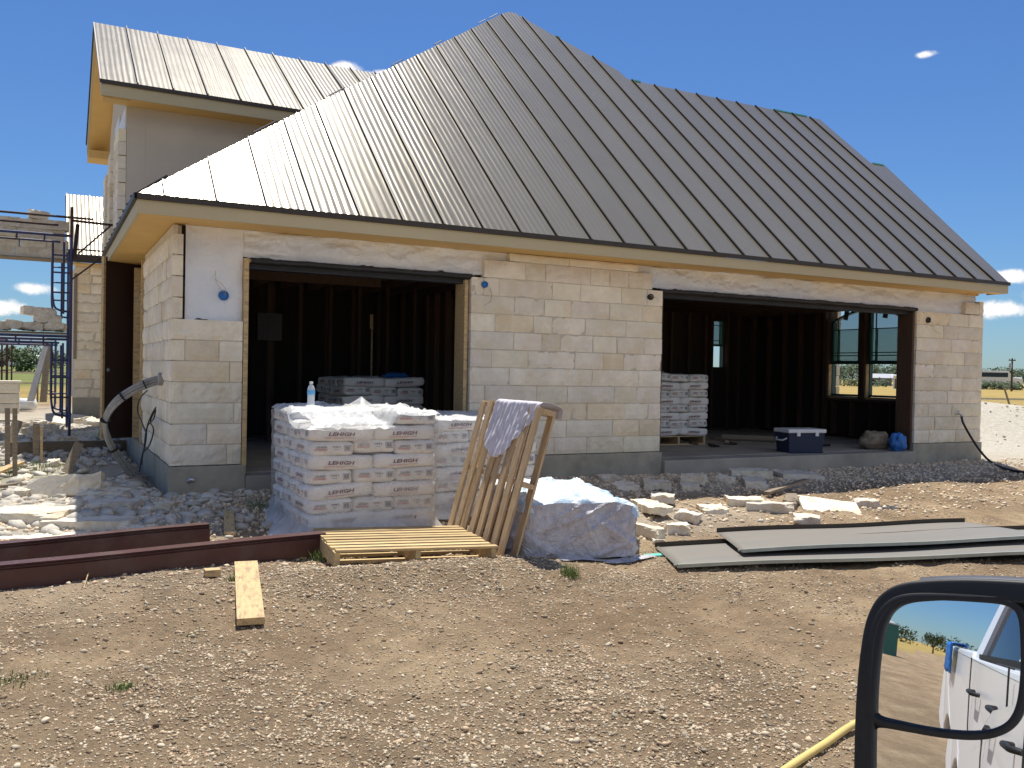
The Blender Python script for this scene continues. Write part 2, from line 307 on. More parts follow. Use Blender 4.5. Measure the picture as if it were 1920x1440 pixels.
# ------------------------------------------------------------------ mesh helpers
class MB:
    def __init__(s): s.v = []; s.f = []; s.m = []; s.t = []; s.ct = (1, 1, 1); s.smooth = []
    def add(s, vs, fs, mi=0, sm=False):
        o = len(s.v); s.v += [tuple(p) for p in vs]; s.f += [tuple(i+o for i in f) for f in fs]
        s.m += [mi]*len(fs); s.t += [s.ct]*len(vs); s.smooth += [sm]*len(fs)
    def box(s, x0, y0, z0, x1, y1, z1, mi=0, T=None):
        vs = [Vector(p) for p in ((x0, y0, z0), (x1, y0, z0), (x1, y1, z0), (x0, y1, z0), (x0, y0, z1), (x1, y0, z1), (x1, y1, z1), (x0, y1, z1))]
        if T is not None: vs = [T @ p for p in vs]
        s.add(vs, [(0, 3, 2, 1), (4, 5, 6, 7), (0, 1, 5, 4), (1, 2, 6, 5), (2, 3, 7, 6), (3, 0, 4, 7)], mi)
    def bar(s, a, b, wd, th, mi=0, up=(0, 0, 1)):
        a = Vector(a); b = Vector(b); d = (b-a); L = d.length; d.normalize(); u = Vector(up); r = d.cross(u)
        if r.length < 1e-4: u = Vector((0, 1, 0)); r = d.cross(u)
        r.normalize(); u = r.cross(d)
        T = Matrix.Translation(a) @ Matrix((d, r, u)).transposed().to_4x4()
        s.box(0, -wd/2, -th/2, L, wd/2, th/2, mi, T)
    def tube(s, pts, r, n=8, mi=0, cap=True):
        pts = [Vector(p) for p in pts]; rings = []; prev = None
        rr = r if isinstance(r, (list, tuple)) else [r]*len(pts)
        for i, p in enumerate(pts):
            d = (pts[min(i+1, len(pts)-1)]-pts[max(i-1, 0)]).normalized()
            if prev is None:
                a = d.orthogonal().normalized()
            else: a = (prev-d*prev.dot(d)).normalized()
            prev = a; bb = d.cross(a)
            rings.append([p+(a*math.cos(2*PI*k/n)+bb*math.sin(2*PI*k/n))*rr[i] for k in range(n)])
        vs = [q for rg in rings for q in rg]; fs = []
        for i in range(len(pts)-1):
            for k in range(n): fs.append((i*n+k, i*n+(k+1) % n, (i+1)*n+(k+1) % n, (i+1)*n+k))
        s.add(vs, fs, mi, True)
        if cap: s.add(rings[0], [tuple(range(n))[::-1]], mi); s.add(rings[-1], [tuple(range(n))], mi)
    def prism(s, poly, off, mi=0):
        n = len(poly); a = [Vector(p) for p in poly]; b = [p+Vector(off) for p in a]
        s.add(a+b, [tuple(range(n)), tuple(range(2*n-1, n-1, -1))]+[(i, i+n, (i+1) % n+n, (i+1) % n) for i in range(n)], mi)
    def lathe(s, c, prof, n=16, mi=0, T=None):
        vs = []
        for r, z in prof:
            for k in range(n): vs.append(Vector((c[0]+r*math.cos(2*PI*k/n), c[1]+r*math.sin(2*PI*k/n), c[2]+z)))
        if T is not None: vs = [T @ p for p in vs]
        fs = [(i*n+k, i*n+(k+1) % n, (i+1)*n+(k+1) % n, (i+1)*n+k) for i in range(len(prof)-1) for k in range(n)]
        s.add(vs, fs, mi, True)
    def grid(s, fn, nu, nv, mi=0, sm=True):
        vs = [fn(i/nu, j/nv) for j in range(nv+1) for i in range(nu+1)]
        fs = [(j*(nu+1)+i, j*(nu+1)+i+1, (j+1)*(nu+1)+i+1, (j+1)*(nu+1)+i) for j in range(nv) for i in range(nu)]
        s.add(vs, fs, mi, sm)
    def mesh(s, name, mats):
        me = bpy.data.meshes.new(name); me.from_pydata(s.v, [], s.f)
        if not isinstance(mats, (list, tuple)): mats = [mats]
        for q in mats: me.materials.append(M[q] if isinstance(q, str) else q)
        me.polygons.foreach_set('material_index', s.m); me.polygons.foreach_set('use_smooth', s.smooth)
        at = me.attributes.new('tint', 'FLOAT_COLOR', 'POINT')
        at.data.foreach_set('color', [c for t in s.t for c in (*t, 1)])
        me.update(); return me
    def build(s, name, mats, parent=None, loc=None, bev=0):
        me = s.mesh(name, mats); return link(me, name, parent, loc, bev)
def link(me, name, parent=None, loc=None, bev=0):
    o = bpy.data.objects.new(name, me); S.collection.objects.link(o)
    if parent is not None: o.parent = parent
    if loc is not None: o.location = loc
    if bev:
        b = o.modifiers.new('bevel', 'BEVEL'); b.width = bev; b.segments = 2; b.limit_method = 'ANGLE'
    return o
def tag(o, label=None, cat=None, group=None, kind=None):
    if label: o['label'] = label
    if cat: o['category'] = cat
    if group: o['group'] = group
    if kind: o['kind'] = kind
    return o
def empty(name, loc=(0, 0, 0), rz=0, label=None, cat=None, group=None):
    o = bpy.data.objects.new(name, None); S.collection.objects.link(o); o.location = loc; o.rotation_euler = (0, 0, rz); o.empty_display_size = .1
    return tag(o, label, cat, group)
def copy_tree(o, parent=None):
    c = o.copy(); S.collection.objects.link(c); c.parent = parent
    for ch in list(o.children): copy_tree(ch, c)
    return c
def nz3(p, s=1.0): return mnoise.noise(Vector(p)*s)

# ------------------------------------------------------------------ GROUND
def axis(lo, hi, step, far, grow=1.18):
    a = list(np.arange(lo, hi+1e-6, step)); s = step; x = a[-1]; hi_ = []
    while x < far: s *= grow; x += s; hi_.append(x)
    s = step; x = a[0]; lo_ = []
    while x > -far: s *= grow; x -= s; lo_.append(x)
    return np.array(lo_[::-1]+a+hi_)
gx = axis(-1.2, 9.0, .035, 1500); gy = axis(2.0, 9.0, .035, 1500)
XX, YY = np.meshgrid(gx, gy); ZZ = gh(XX, YY)
fine = np.exp(-np.maximum(0, np.hypot(XX-4, YY-5)-7)/2.)
ZZ = ZZ+fine*((fbm(XX*16, YY*16, 3)-.43)*.018)
nx, ny = len(gx), len(gy)
co = np.stack([XX.ravel(), YY.ravel(), ZZ.ravel()], 1)
idx = np.arange(nx*ny).reshape(ny, nx)
q = np.stack([idx[:-1, :-1], idx[:-1, 1:], idx[1:, 1:], idx[1:, :-1]], -1).reshape(-1, 4)
me = bpy.data.meshes.new('ground')
me.vertices.add(len(co)); me.vertices.foreach_set('co', co.ravel())
me.loops.add(q.size); me.loops.foreach_set('vertex_index', q.ravel().astype(np.int32))
me.polygons.add(len(q)); me.polygons.foreach_set('loop_start', np.arange(0, q.size, 4, dtype=np.int32))
me.polygons.foreach_set('use_smooth', np.ones(len(q), bool))
def sstep(a, b, x): t = np.clip((x-a)/(b-a), 0, 1); return t*t*(3-2*t)
X_, Y_ = co[:, 0], co[:, 1]
nn = fbm(X_*.8, Y_*.8)
dust = np.clip(sstep(7.3, 8.0, Y_+(nn-.5)*1.2)*sstep(22, 13, X_)*.75*sstep(30, 20, Y_)+bump2(X_, Y_, 17.6, 12.2, 3.4, 2.6, 1.4)+bump2(X_, Y_, 20.2, 11, 4, 3, 1.4)+bump2(X_, Y_, .2, 8, .9, 1.5, .8)+bump2(X_, Y_, 5.2, 6.7, 1.3, .5, .5), 0, 1)
rr = X_*.62+Y_*.78   # distance out towards the pasture
fieldm = np.clip(sstep(23, 24.5, rr+(nn-.5)*1.5)*sstep(6, 9, Y_), 0, 1)
fieldm = np.maximum(fieldm, np.clip(sstep(45, 55, np.hypot(X_, Y_)+nn*6), 0, 1)*(Y_ > 0))
fieldm = np.maximum(fieldm, sstep(60, 80, np.hypot(X_, Y_)))
fieldm = np.maximum(fieldm, sstep(28, 30, Y_))
green = np.clip(sstep(46, 50, Y_)*sstep(12, 6, X_-Y_*.08), 0, 1)*.9
green = np.maximum(green, .55*np.clip(bump2(X_, Y_, -.1, 10.2, .9, .8, 1)-.25, 0, 1))
at = me.attributes.new('zone', 'FLOAT_COLOR', 'POINT')
mn_ = bump2(X_, Y_, 2.0, 5.5, 1.3, .6, 1)+bump2(X_, Y_, 1.0, 3.7, 1.4, .8, .55)+bump2(X_, Y_, 1.9, 3.1, 1.0, .5, .9)+bump2(X_, Y_, 3.3, 5.1, .9, .35, .5)
bed = np.clip(.8*mn_+.75*sstep(.42, .60, fbm(X_*1.3, Y_*1.3, 5)), 0, 1)*(Y_ < 7)*sstep(7.5, 3, X_)
at.data.foreach_set('color', np.stack([dust, fieldm, green, bed], 1).ravel())
me.update(calc_edges=True); me.materials.append(M['ground'])
tag(link(me, 'ground'), kind='structure')

# loose stones: many small broken stones merged in one mesh
def rocks(name, P, size, tint, seed, flat=.6):
    rs = np.random.RandomState(seed)
    bm = bmesh.new(); bmesh.ops.create_icosphere(bm, subdivisions=1, radius=1); bv = np.array([v.co[:] for v in bm.verts]); bf = np.array([[v.index for v in f.verts] for f in bm.faces]); bm.free()
    # use a lean 12-vertex solid
    bm = bmesh.new(); bmesh.ops.create_icosphere(bm, subdivisions=1, radius=1); bm.verts.ensure_lookup_table()
    bv = np.array([v.co[:] for v in bm.verts]); bf = np.array([[v.index for v in f.verts] for f in bm.faces], dtype=np.int32); bm.free()
    K = 24; base = []
    for k in range(K):
        v = bv*(1+rs.uniform(-.32, .3, (len(bv), 1)))*np.array([1, rs.uniform(.55, .95), rs.uniform(.35, .8)*flat/.6])
        v = np.clip(v, -rs.uniform(.45, .8, 3), rs.uniform(.45, .8, 3)*1.15); base.append(v)
    base = np.array(base); n = len(P); k = rs.randint(0, K, n)
    V = base[k]*size[:, None, None]
    a = rs.uniform(0, 2*PI, n); t = rs.uniform(-.45, .45, n); t2 = rs.uniform(-.45, .45, n)
    ca, sa, ct, st, cu, su = np.cos(a), np.sin(a), np.cos(t), np.sin(t), np.cos(t2), np.sin(t2)
    x, y, z = V[..., 0], V[..., 1], V[..., 2]
    y, z = y*ct[:, None]-z*st[:, None], y*st[:, None]+z*ct[:, None]
    x, z = x*cu[:, None]-z*su[:, None], x*su[:, None]+z*cu[:, None]
    x, y = x*ca[:, None]-y*sa[:, None], x*sa[:, None]+y*ca[:, None]
    V = np.stack([x, y, z], -1)+P[:, None, :]
    nv = len(bv); F = (bf[None]+(np.arange(n)*nv)[:, None, None]).reshape(-1, 3)
    me = bpy.data.meshes.new(name); me.vertices.add(n*nv); me.vertices.foreach_set('co', V.ravel().astype(np.float32))
    me.loops.add(F.size); me.loops.foreach_set('vertex_index', F.ravel().astype(np.int32))
    me.polygons.add(len(F)); me.polygons.foreach_set('loop_start', np.arange(0, F.size, 3, dtype=np.int32))
    c = np.repeat(np.concatenate([tint, np.ones((n, 1))], 1), nv, 0)
    at = me.attributes.new('tint', 'FLOAT_COLOR', 'POINT'); at.data.foreach_set('color', c.ravel().astype(np.float32))
    me.update(calc_edges=True); me.materials.append(M['gravel']); return link(me, name)
def scatter(n, x0, x1, y0, y1, dens, seed, smin, smax, pw=3.0):
    rs = np.random.RandomState(seed); x = rs.uniform(x0, x1, n); y = rs.uniform(y0, y1, n)
    k = rs.rand(n) < dens(x, y); x, y = x[k], y[k]
    s = smin+(smax-smin)*rs.rand(len(x))**pw
    z = gh(x, y)+fbm(x*16, y*16, 3)*0+ (fbm(x*16, y*16, 3)-.43)*.018*np.exp(-np.maximum(0, np.hypot(x-4, y-5)-7)/2.)+s*.12
    return np.stack([x, y, z], 1), s
def tints(n, seed, warm=.5, lo=.5, hi=1.25):
    rs = np.random.RandomState(seed); k = rs.uniform(lo, hi, (n, 1)); w_ = rs.rand(n, 1) < warm
    return np.where(w_, np.array([[.47, .35, .23]]), np.array([[.56, .475, .345]]))*k
def d1(x, y):
    mnd = bump2(x, y, 2.0, 5.5, 1.3, .6, 1)+bump2(x, y, 1.0, 3.7, 1.4, .8, .55)+bump2(x, y, 1.9, 3.1, 1.0, .5, .9)+bump2(x, y, 3.3, 5.1, .9, .35, .5)
    pat = sstep(.42, .60, fbm(x*1.3, y*1.3, 5))
    fine_ = .35+.65*sstep(.36, .55, fbm(x*7, y*7, 3))
    return np.clip((.16+1.1*mnd+.75*pat)*fine_, 0, 1)*(.35+.65*sstep(6.5, 2.5, x))
P, s = scatter(340000, -1.0, 8.5, 2.2, 6.5, d1, 11, .0022, .0125, 2.6)
tag(rocks('loose_gravel', P, s, tints(len(P), 1, .6, .6, 1.4), 5, .5), 'loose tan and grey gravel strewn over the dirt in the foreground', 'gravel', kind='stuff')
P, s = scatter(34000, -1.0, 8.5, 2.2, 6.5, lambda x, y: np.clip(.10+.45*d1(x, y)+1.0*bump2(x, y, 2.0, 5.45, 1.2, .5, 1)+.8*bump2(x, y, 1.9, 3.0, 1.0, .4, 1), 0, 1), 21, .007, .026, 4.2)
tag(rocks('loose_stones', P, s, tints(len(P), 31, .5, .45, 1.35), 15, .42), 'larger pale broken stones scattered over the foreground dirt', 'gravel', kind='stuff')
def d2(x, y): return np.clip(.25+.8*sstep(7.2, 8.2, y)*sstep(13.5, 11, x), 0, 1)*~((x > .95) & (y > 8.66))*(.4+.6*sstep(6.2, 6.8, y+fbm(x, y)*.6))
P, s = scatter(60000, -1.2, 13.5, 6.0, 8.9, d2, 12, .006, .034, 3.0)
tag(rocks('crushed_stone', P, s, tints(len(P), 2, .15, .85, 1.6)*np.array([[1.04, 1.0, .98]]), 6), 'crushed pale stone banked along the foot of the garage wall', 'gravel', kind='stuff')
def d3(x, y): return np.clip(bump2(x, y, .35, 8.3, .95, 1.0, 1.3)+bump2(x, y, -.2, 9.2, 1.0, 1.0, .5)+bump2(x, y, .8, 8.2, .9, .5, .7)+bump2(x, y, -.1, 13.3, 1.4, 1.3, 1.2)+bump2(x, y, .1, 16, 1.6, 3, 1.2), 0, 1)*~((x > .98) & (y > 8.66))
P, s = scatter(13000, -2.4, 2.2, 6.9, 19, d3, 13, .02, .115, 2.9)
tt = np.array([[.62, .57, .48]])*np.random.RandomState(4).uniform(.72, 1.12, (len(P), 1))
tag(rocks('limestone_chips', P, s, tt, 7, .42), 'broken white limestone chips heaped around the left corner of the garage', 'rubble', kind='stuff')
def d4(x, y): return np.clip(bump2(x, y, 5.3, 6.75, 1.8, .5, .5)+bump2(x, y, 18, 12, 4, 2.6, .7)+bump2(x, y, 12, 9.5, 5, 1.5, .3), 0, 1)*~((x > .98) & (x < 12.9) & (y > 8.66))
P, s = scatter(6000, 2.8, 22, 6.0, 14, d4, 14, .008, .05, 3)
tt = np.array([[.66, .61, .52]])*np.random.RandomState(5).uniform(.75, 1.1, (len(P), 1))
tag(rocks('stone_scraps', P, s, tt, 8, .5), 'small white stone scraps scattered round the cut blocks right of the covered pallet', 'rubble', kind='stuff')

# weeds
def tuft(c, n, h, spread, label, name='grass_tuft'):
    b = MB(); rs = random.Random(int(c[0]*1000+c[1]*77))
    for _ in range(n):
        x = c[0]+rs.gauss(0, spread); y = c[1]+rs.gauss(0, spread); z = g1(x, y)-.005; hh = h*rs.uniform(.4, 1); a = rs.uniform(0, 2*PI); ln = rs.uniform(.1, .7)*hh; wd = rs.uniform(.0015, .003)
        k = rs.uniform(.6, 1.3); b.ct = (k, k*rs.uniform(.9, 1.1), k*.9)
        d = Vector((math.cos(a), math.sin(a), 0)); s_ = Vector((-d.y, d.x, 0))*wd; p = Vector((x, y, z))
        p1 = p+d*ln*.35+Vector((0, 0, hh*.6)); p2 = p+d*ln+Vector((0, 0, hh))
        b.add([p-s_, p+s_, p1-s_*.8, p1+s_*.8, p2], [(0, 1, 3, 2), (2, 3, 4)])
    return tag(b.build(name, 'grassblade'), label, 'grass', 'weeds growing in the dirt')
p = G(1068, 1080); tuft(p, 130, .10, .035, 'green grass tuft in the dirt in front of the blue covered pallet')
p = G(610, 1050); tuft(p, 170, .11, .07, 'green grass growing at the left end of the flat pallet')
p = G(232, 1290); tuft(p, 130, .035, .035, 'small dark green weed in the foreground gravel at the left')
p = G(30, 1275); tuft(p, 150, .03, .06, 'pale green weed patch at the left edge of the foreground')
p = G(365, 1185); tuft(p, 90, .02, .06, 'thin greyish weed patch left of the short plank')
p = G(485, 950); tuft(p, 110, .09, .08, 'grass sprouting at the foot of the wrapped bag stacks')
p = G(45, 885); tuft(p, 260, .10, .22, 'green grass patch by the form boards at the left edge')
p = G(100, 873); tuft(p, 200, .08, .2, 'short grass beside the split lumber at the left')
p = G(436, 1090); tuft(p, 50, .05, .02, 'tiny green weed beside the end of the short plank')

# ------------------------------------------------------------------ THE HOUSE (one thing, many parts)
house = empty('unfinished_house', (1.02, 8.67, .25), 0, 'unfinished pale limestone house with bronze metal roof and two open garage bays', 'house')
def hp(mb, name, mats, bev=0, label=None, parent=None):
    o = mb.build(name, mats, None, None, bev); par = parent or house
    o.parent = par; o.matrix_parent_inverse = Matrix.Translation(-house.location) if par is house else Matrix.Identity(4)
    if label: o['label'] = label
    return o
XL, XR, YF = 1.02, 12.74, 8.67
CH = .1955; ZB = .52
def stint():
    k = random.uniform(.90, 1.06); w_ = random.random()
    if w_ < .09: return (k*.98, k*.91, k*.80)
    return (k, k*random.uniform(.97, 1.0), k*random.uniform(.93, 1.0))
def stone(mb, u0, u1, z0, z1, P, depth=.095, out=None):
    # P maps (u, d, z) to a place: d is the distance out of the wall face
    g = .0048; u0 += g; u1 -= g; z0 += g; z1 -= g
    nu = max(3, int((u1-u0)/.045)); nz_ = 4; mb.ct = stint(); off = random.uniform(-.004, .007) if out is None else out; sd = random.random()*99
    vs = []; fs = []
    rough = random.choice((.4, .6, .9, 1.3, 2.0))
    for j in range(nz_+1):
        for i in range(nu+1):
            u = u0+(u1-u0)*i/nu; z = z0+(z1-z0)*j/nz_
            e = min(i, nu-i, j, nz_-j)
            d = off+rough*.0075*mnoise.fractal(Vector((u*13+sd, z*13, sd)), 1, 2, 4)
            if e == 0:
                d -= .010; jn = mnoise.noise(Vector((u*9+sd, z*9, 3)))*.0028
                u += jn if i in (0, nu) else 0; z += jn if j in (0, nz_) else 0
            vs.append(P(u, d, z))
    idx = lambda i, j: j*(nu+1)+i
    for j in range(nz_):
        for i in range(nu): fs.append((idx(i, j), idx(i+1, j), idx(i+1, j+1), idx(i, j+1)))
    o = len(vs); ring = [(i, 0) for i in range(nu)]+[(nu, j) for j in range(nz_)]+[(i, nz_) for i in range(nu, 0, -1)]+[(0, j) for j in range(nz_, 0, -1)]
    for i, j in ring: vs.append(P(u0+(u1-u0)*i/nu, -depth, z0+(z1-z0)*j/nz_))
    R = len(ring)
    for k in range(R):
        a = idx(*ring[k]); b_ = idx(*ring[(k+1) % R]); fs.append((b_, a, o+k, o+(k+1) % R))
    fs.append(tuple(o+k for k in range(R)))
    mb.add(vs, fs, 0)
PF = lambda u, d, z: (u, YF-d, z)
PS = lambda u, d, z: (XL-d, u, z)
def cx(px, row, offx=860, offy=440, sc=3.131):
    # joint seen at crop column px in a course; height of the course centre
    z = ZB+CH*(row-.5); r0 = 720
    for _ in range(4):
        p = onY(offx+px/sc, r0, YF); r0 -= (z-p[2])*150
    return float(p[0])
PX0, PX1 = 4.055, 6.625
rows = {12: [300, 655, 1060], 11: [150, 395, 512, 778, 890, 1000, 1140], 10: [75, 150, 240, 553, 720, 960, 1110, 1198], 9: [72, 330, 505, 660, 890, 1080, 1196], 8: [72, 215, 442, 550, 745, 985, 1195],
        7: [70, 325, 490, 600, 790, 930, 1090, 1193], 6: [70, 195, 410, 685, 850, 970, 1190], 5: [68, 300, 785, 1060, 1190], 4: [65, 155, 460, 637, 915, 1045, 1188],
        3: [62, 280, 385, 562, 755, 975, 1115, 1185], 2: [62, 230, 400, 635, 905, 1060, 1183], 1: [62, 190, 330, 562, 755, 970, 1180]}
# central pier
wall = MB()
for r, js in rows.items():
    z0 = ZB+CH*(r-1); z1 = z0+CH if r < 12 else 2.765
    xs = [cx(j, r) for j in js]
    if r <= 10: xs[0] = PX0; xs[-1] = PX1
    for a, b_ in zip(xs[:-1], xs[1:]): stone(wall, a, b_, z0, z1, PF)
hp(wall, 'stone_veneer', ['lime']); wall = MB()
# left pier
lrows = {7: [210, 553], 6: [210, 275, 440, 550], 5: [207, 490, 550], 4: [205, 250, 550], 3: [205, 510, 548], 2: [203, 240, 380, 547], 1: [200, 475, 545]}
for r, js in lrows.items():
    z0 = ZB+CH*(r-1); xs = [cx(j, r, 240, 380, 2.571) for j in js]; xs[0] = XL-.004; xs[-1] = 1.665
    for a, b_ in zip(xs[:-1], xs[1:]): stone(wall, a, b_, z0, z0+CH, PF)
for r in range(8, 12):   # toothed quoins left of the wrap
    z0 = ZB+CH*(r-1); z1 = min(z0+CH, 2.765); stone(wall, XL-.002, XL+random.choice((.06, .095, .08)), z0+.004, z1-.012, PF, out=random.uniform(-.006, .01))
hp(wall, 'stone_veneer', ['lime']); wall = MB()
# right pier
XJ = 11.22
for r in range(1, 11):
    z0 = ZB+CH*(r-1)*.99; x = XJ; xs = [x]
    cuts = {10: [.72, 1.18], 9: [.6, .93], 8: [.22, .78, 1.24], 7: [.6, 1.1], 6: [.4, .93], 5: [.8, 1.05], 4: [.72, 1.08], 3: [.3, .83], 2: [.45, .98], 1: [.33, .93]}[r]
    for c_ in cuts: xs.append(XJ+c_)
    xs.append(XR)
    for a, b_ in zip(xs[:-1], xs[1:]): stone(wall, a, b_, z0, z0+CH*.99, PF)
stone(wall, 12.31, 12.60, ZB+CH*9.9+.004, ZB+CH*9.9+.185, PF, out=.004)
stone(wall, 12.60, XR, ZB+CH*9.9+.004, ZB+CH*9.9+.17, PF, out=-.01)
hp(wall, 'stone_veneer', ['lime'])
# side wall stones
sw = MB(); YS1 = 11.38
for r in range(1, 12):
    z0 = ZB+CH*(r-1); z1 = min(z0+CH, 2.765); u = YF-.002; first = True
    while u < YS1:
        L = random.uniform(.22, .62)
        if first: L = .33 if r % 2 else .5
        first = False; v = u+L
        if YS1-v < .2: v = YS1+random.uniform(-.02, .02)
        stone(sw, u, v, z0, z1, PS, out=random.uniform(-.005, .011)); u = v
        if v >= YS1-.03: break
hp(sw, 'side_stone_veneer', ['lime'])
# right hand return and back (seen only from the side)
rw = MB()
for r in range(1, 12):
    z0 = ZB+CH*(r-1); z1 = min(z0+CH, 2.765); u = YF+.001
    while u < 13.3:
        v = min(u+random.uniform(.3, .7), 13.3)
        a_, b__ = u, v
        if z1 > 1.08 and z0 < 2.70 and v > 9.78 and u < 11.42:
            if u < 9.7: b__ = 9.78
            elif v > 11.5: a_ = 11.42
            else: u = v; continue
        stone(rw, a_, b__, z0, z1, lambda u, d, z: (XR+d, u, z))
        u = v
hp(rw, 'end_stone_veneer', ['lime'])
# mortar bed behind the veneer
d0 = .0135
for bs in (((PX0+.01, YF+d0, ZB+.002, PX1-.01, YF+.09, 2.46), (4.24, YF+d0, 2.46, 6.44, YF+.09, 2.67), (4.65, YF+d0, 2.67, 6.2, YF+.09, 2.755)),
           ((XL+.02, YF+d0, ZB+.002, 1.655, YF+.09, 1.875), (XL+.012, YF+d0, 1.875, XL+.05, YF+.09, 2.75), (XL+d0, YF+.092, ZB+.002, XL+.09, YS1-.02, 2.755)),
           ((XJ+.01, YF+d0, ZB+.002, XR-.02, YF+.09, 2.44),)):
    mo = MB()
    for q_ in bs: mo.box(*q_)
    hp(mo, 'mortar', ['mortar'])
# concrete footing
for q_ in ((XL-.012, YF-.012, 1.70, YF+.25, .515), (PX0-.04, YF-.012, PX1+.02, YF+.25, .515), (XJ-.03, YF-.012, XR+.012, YF+.25, .515), (XL-.012, YF+.251, XL+.25, 13.4, .515)):
    ft = MB(); ft.box(q_[0], q_[1], -.2, q_[2], q_[3], q_[4]); hp(ft, 'foundation', ['concrete'], .006)
sb = MB(); sb.box(1.25, YF+.255, -.1, XR-.01, 13.3, .418)
hp(sb, 'floor_slab', ['slab'], .01)
for q_ in ((1.702, YF-.03, -.1, PX0-.042, YF+.253, .41), (PX1+.022, YF-.07, -.1, XJ-.032, YF+.253, .412)):
    sb = MB(); sb.box(*q_); hp(sb, 'door_threshold', ['slab'], .01)

# house wrap and headers
def creased(mb, x0, x1, z0, z1, y, amp=.012, nx=60, nz_=12, sc=1.0):
    def fn(u, v):
        x = x0+(x1-x0)*u; z = z0+(z1-z0)*v
        f = mnoise.fractal(Vector((x*3.1*sc, z*9*sc, y)), 1, 2.1, 5)+.6*abs(mnoise.noise(Vector((x*7+z*9, z*15-x*4, 2))))
        return (x, y-amp*f*(1 if .02 < v < .98 else .4)-.004, z+(.022*mnoise.noise(Vector((x*5, 0, 4)))+.012*mnoise.noise(Vector((x*17, 0, 4))) if v < .01 else 0))
    mb.grid(fn, nx, nz_)
yw = YF+.082
for q_ in ((XL+.125, 1.665, 1.885, 2.765, yw, .014, 40, 46, .6), (1.665, 4.66, 2.505, 2.765, yw, .030, 220, 18), (6.2, 11.3, 2.505, 2.765, yw, .036, 360, 18), (11.3, 12.62, 2.45, 2.765, yw, .022, 70, 14)):
    hw = MB(); creased(hw, *q_); hp(hw, 'house_wrap', ['wrapwall'])
sh = MB()
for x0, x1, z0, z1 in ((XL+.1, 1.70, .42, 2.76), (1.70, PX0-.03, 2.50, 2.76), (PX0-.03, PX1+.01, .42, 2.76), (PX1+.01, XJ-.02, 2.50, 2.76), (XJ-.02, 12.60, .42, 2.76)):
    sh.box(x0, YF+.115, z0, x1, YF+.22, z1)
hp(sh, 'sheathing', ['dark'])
def flash(x0, x1, z):
    fl = MB()
    def fn(u, v):
        x = x0+(x1-x0)*u; a = v*2*PI; w_ = .010*mnoise.noise(Vector((x*2.3, 0, 0)))+.006*mnoise.noise(Vector((x*9, 0, 5)))
        return (x, YF+.06+.055*math.cos(a), z+w_+.030*math.sin(a))
    fl.grid(fn, int((x1-x0)/.05), 10); fl.box(x0-.02, YF+.10, 2.40, x1-.03, YF+.22, 2.498)
    hp(fl, 'door_header', ['felt'])
flash(1.73, PX0+.02, 2.475); flash(PX1-.04, XJ+.03, 2.475)
for q_, mt in (((1.668, YF+.005, .43, 1.712, YF+.21, 2.49), 'lumber'), ((PX0-.055, YF+.05, .43, PX0-.012, YF+.3, 2.44), 'lumber'), ((1.712, YF+.02, 2.455, 1.86, YF+.05, 2.487), 'lumber'),
           ((PX1+.002, YF+.05, .43, PX1+.04, YF+.3, 2.44), 'stud'), ((XJ-.045, YF+.04, .43, XJ-.004, YF+.3, 2.46), 'stud')):
    jb = MB(); jb.box(*q_); hp(jb, 'door_jamb', [mt], .003)

# interior shell
YB = 13.2; XRI = 12.42
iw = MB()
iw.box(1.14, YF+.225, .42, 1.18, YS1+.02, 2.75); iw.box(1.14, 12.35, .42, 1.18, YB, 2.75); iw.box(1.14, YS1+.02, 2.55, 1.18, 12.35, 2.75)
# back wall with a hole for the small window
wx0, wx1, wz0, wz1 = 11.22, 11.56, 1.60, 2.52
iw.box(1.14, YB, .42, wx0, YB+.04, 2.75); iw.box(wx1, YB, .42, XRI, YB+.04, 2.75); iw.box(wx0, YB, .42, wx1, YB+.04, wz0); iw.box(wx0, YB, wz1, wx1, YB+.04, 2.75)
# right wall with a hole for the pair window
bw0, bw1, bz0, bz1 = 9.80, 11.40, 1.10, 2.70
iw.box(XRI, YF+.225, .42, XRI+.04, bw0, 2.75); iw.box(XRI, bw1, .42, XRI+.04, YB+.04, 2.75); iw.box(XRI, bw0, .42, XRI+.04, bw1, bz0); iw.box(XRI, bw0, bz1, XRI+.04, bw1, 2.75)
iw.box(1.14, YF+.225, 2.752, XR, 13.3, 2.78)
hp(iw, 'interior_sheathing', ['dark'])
iw = MB(); iw.box(XL+.02, YB+.045, .3, 11.2, YB+.14, 2.74); iw.box(11.58, YB+.045, .3, XR, YB+.14, 2.74); iw.box(11.2, YB+.045, .3, 11.58, YB+.14, wz0); iw.box(11.2, YB+.045, wz1, 11.58, YB+.14, 2.74)
hp(iw, 'back_wall', ['mortar'])
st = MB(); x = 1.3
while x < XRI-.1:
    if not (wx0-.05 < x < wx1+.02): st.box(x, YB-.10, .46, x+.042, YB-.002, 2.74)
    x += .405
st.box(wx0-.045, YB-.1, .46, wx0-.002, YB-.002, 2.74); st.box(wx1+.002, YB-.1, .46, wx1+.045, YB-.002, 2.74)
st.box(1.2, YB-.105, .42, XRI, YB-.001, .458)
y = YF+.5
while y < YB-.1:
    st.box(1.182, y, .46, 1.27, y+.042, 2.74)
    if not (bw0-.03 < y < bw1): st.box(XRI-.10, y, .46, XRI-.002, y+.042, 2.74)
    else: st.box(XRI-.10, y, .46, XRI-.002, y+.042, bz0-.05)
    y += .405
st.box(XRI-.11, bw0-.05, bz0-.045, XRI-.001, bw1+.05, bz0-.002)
st.box(XRI-.1, bw0-.05, .46, XRI-.002, bw0-.005, 2.74); st.box(XRI-.1, bw1+.005, .46, XRI-.002, bw1+.05, 2.74)
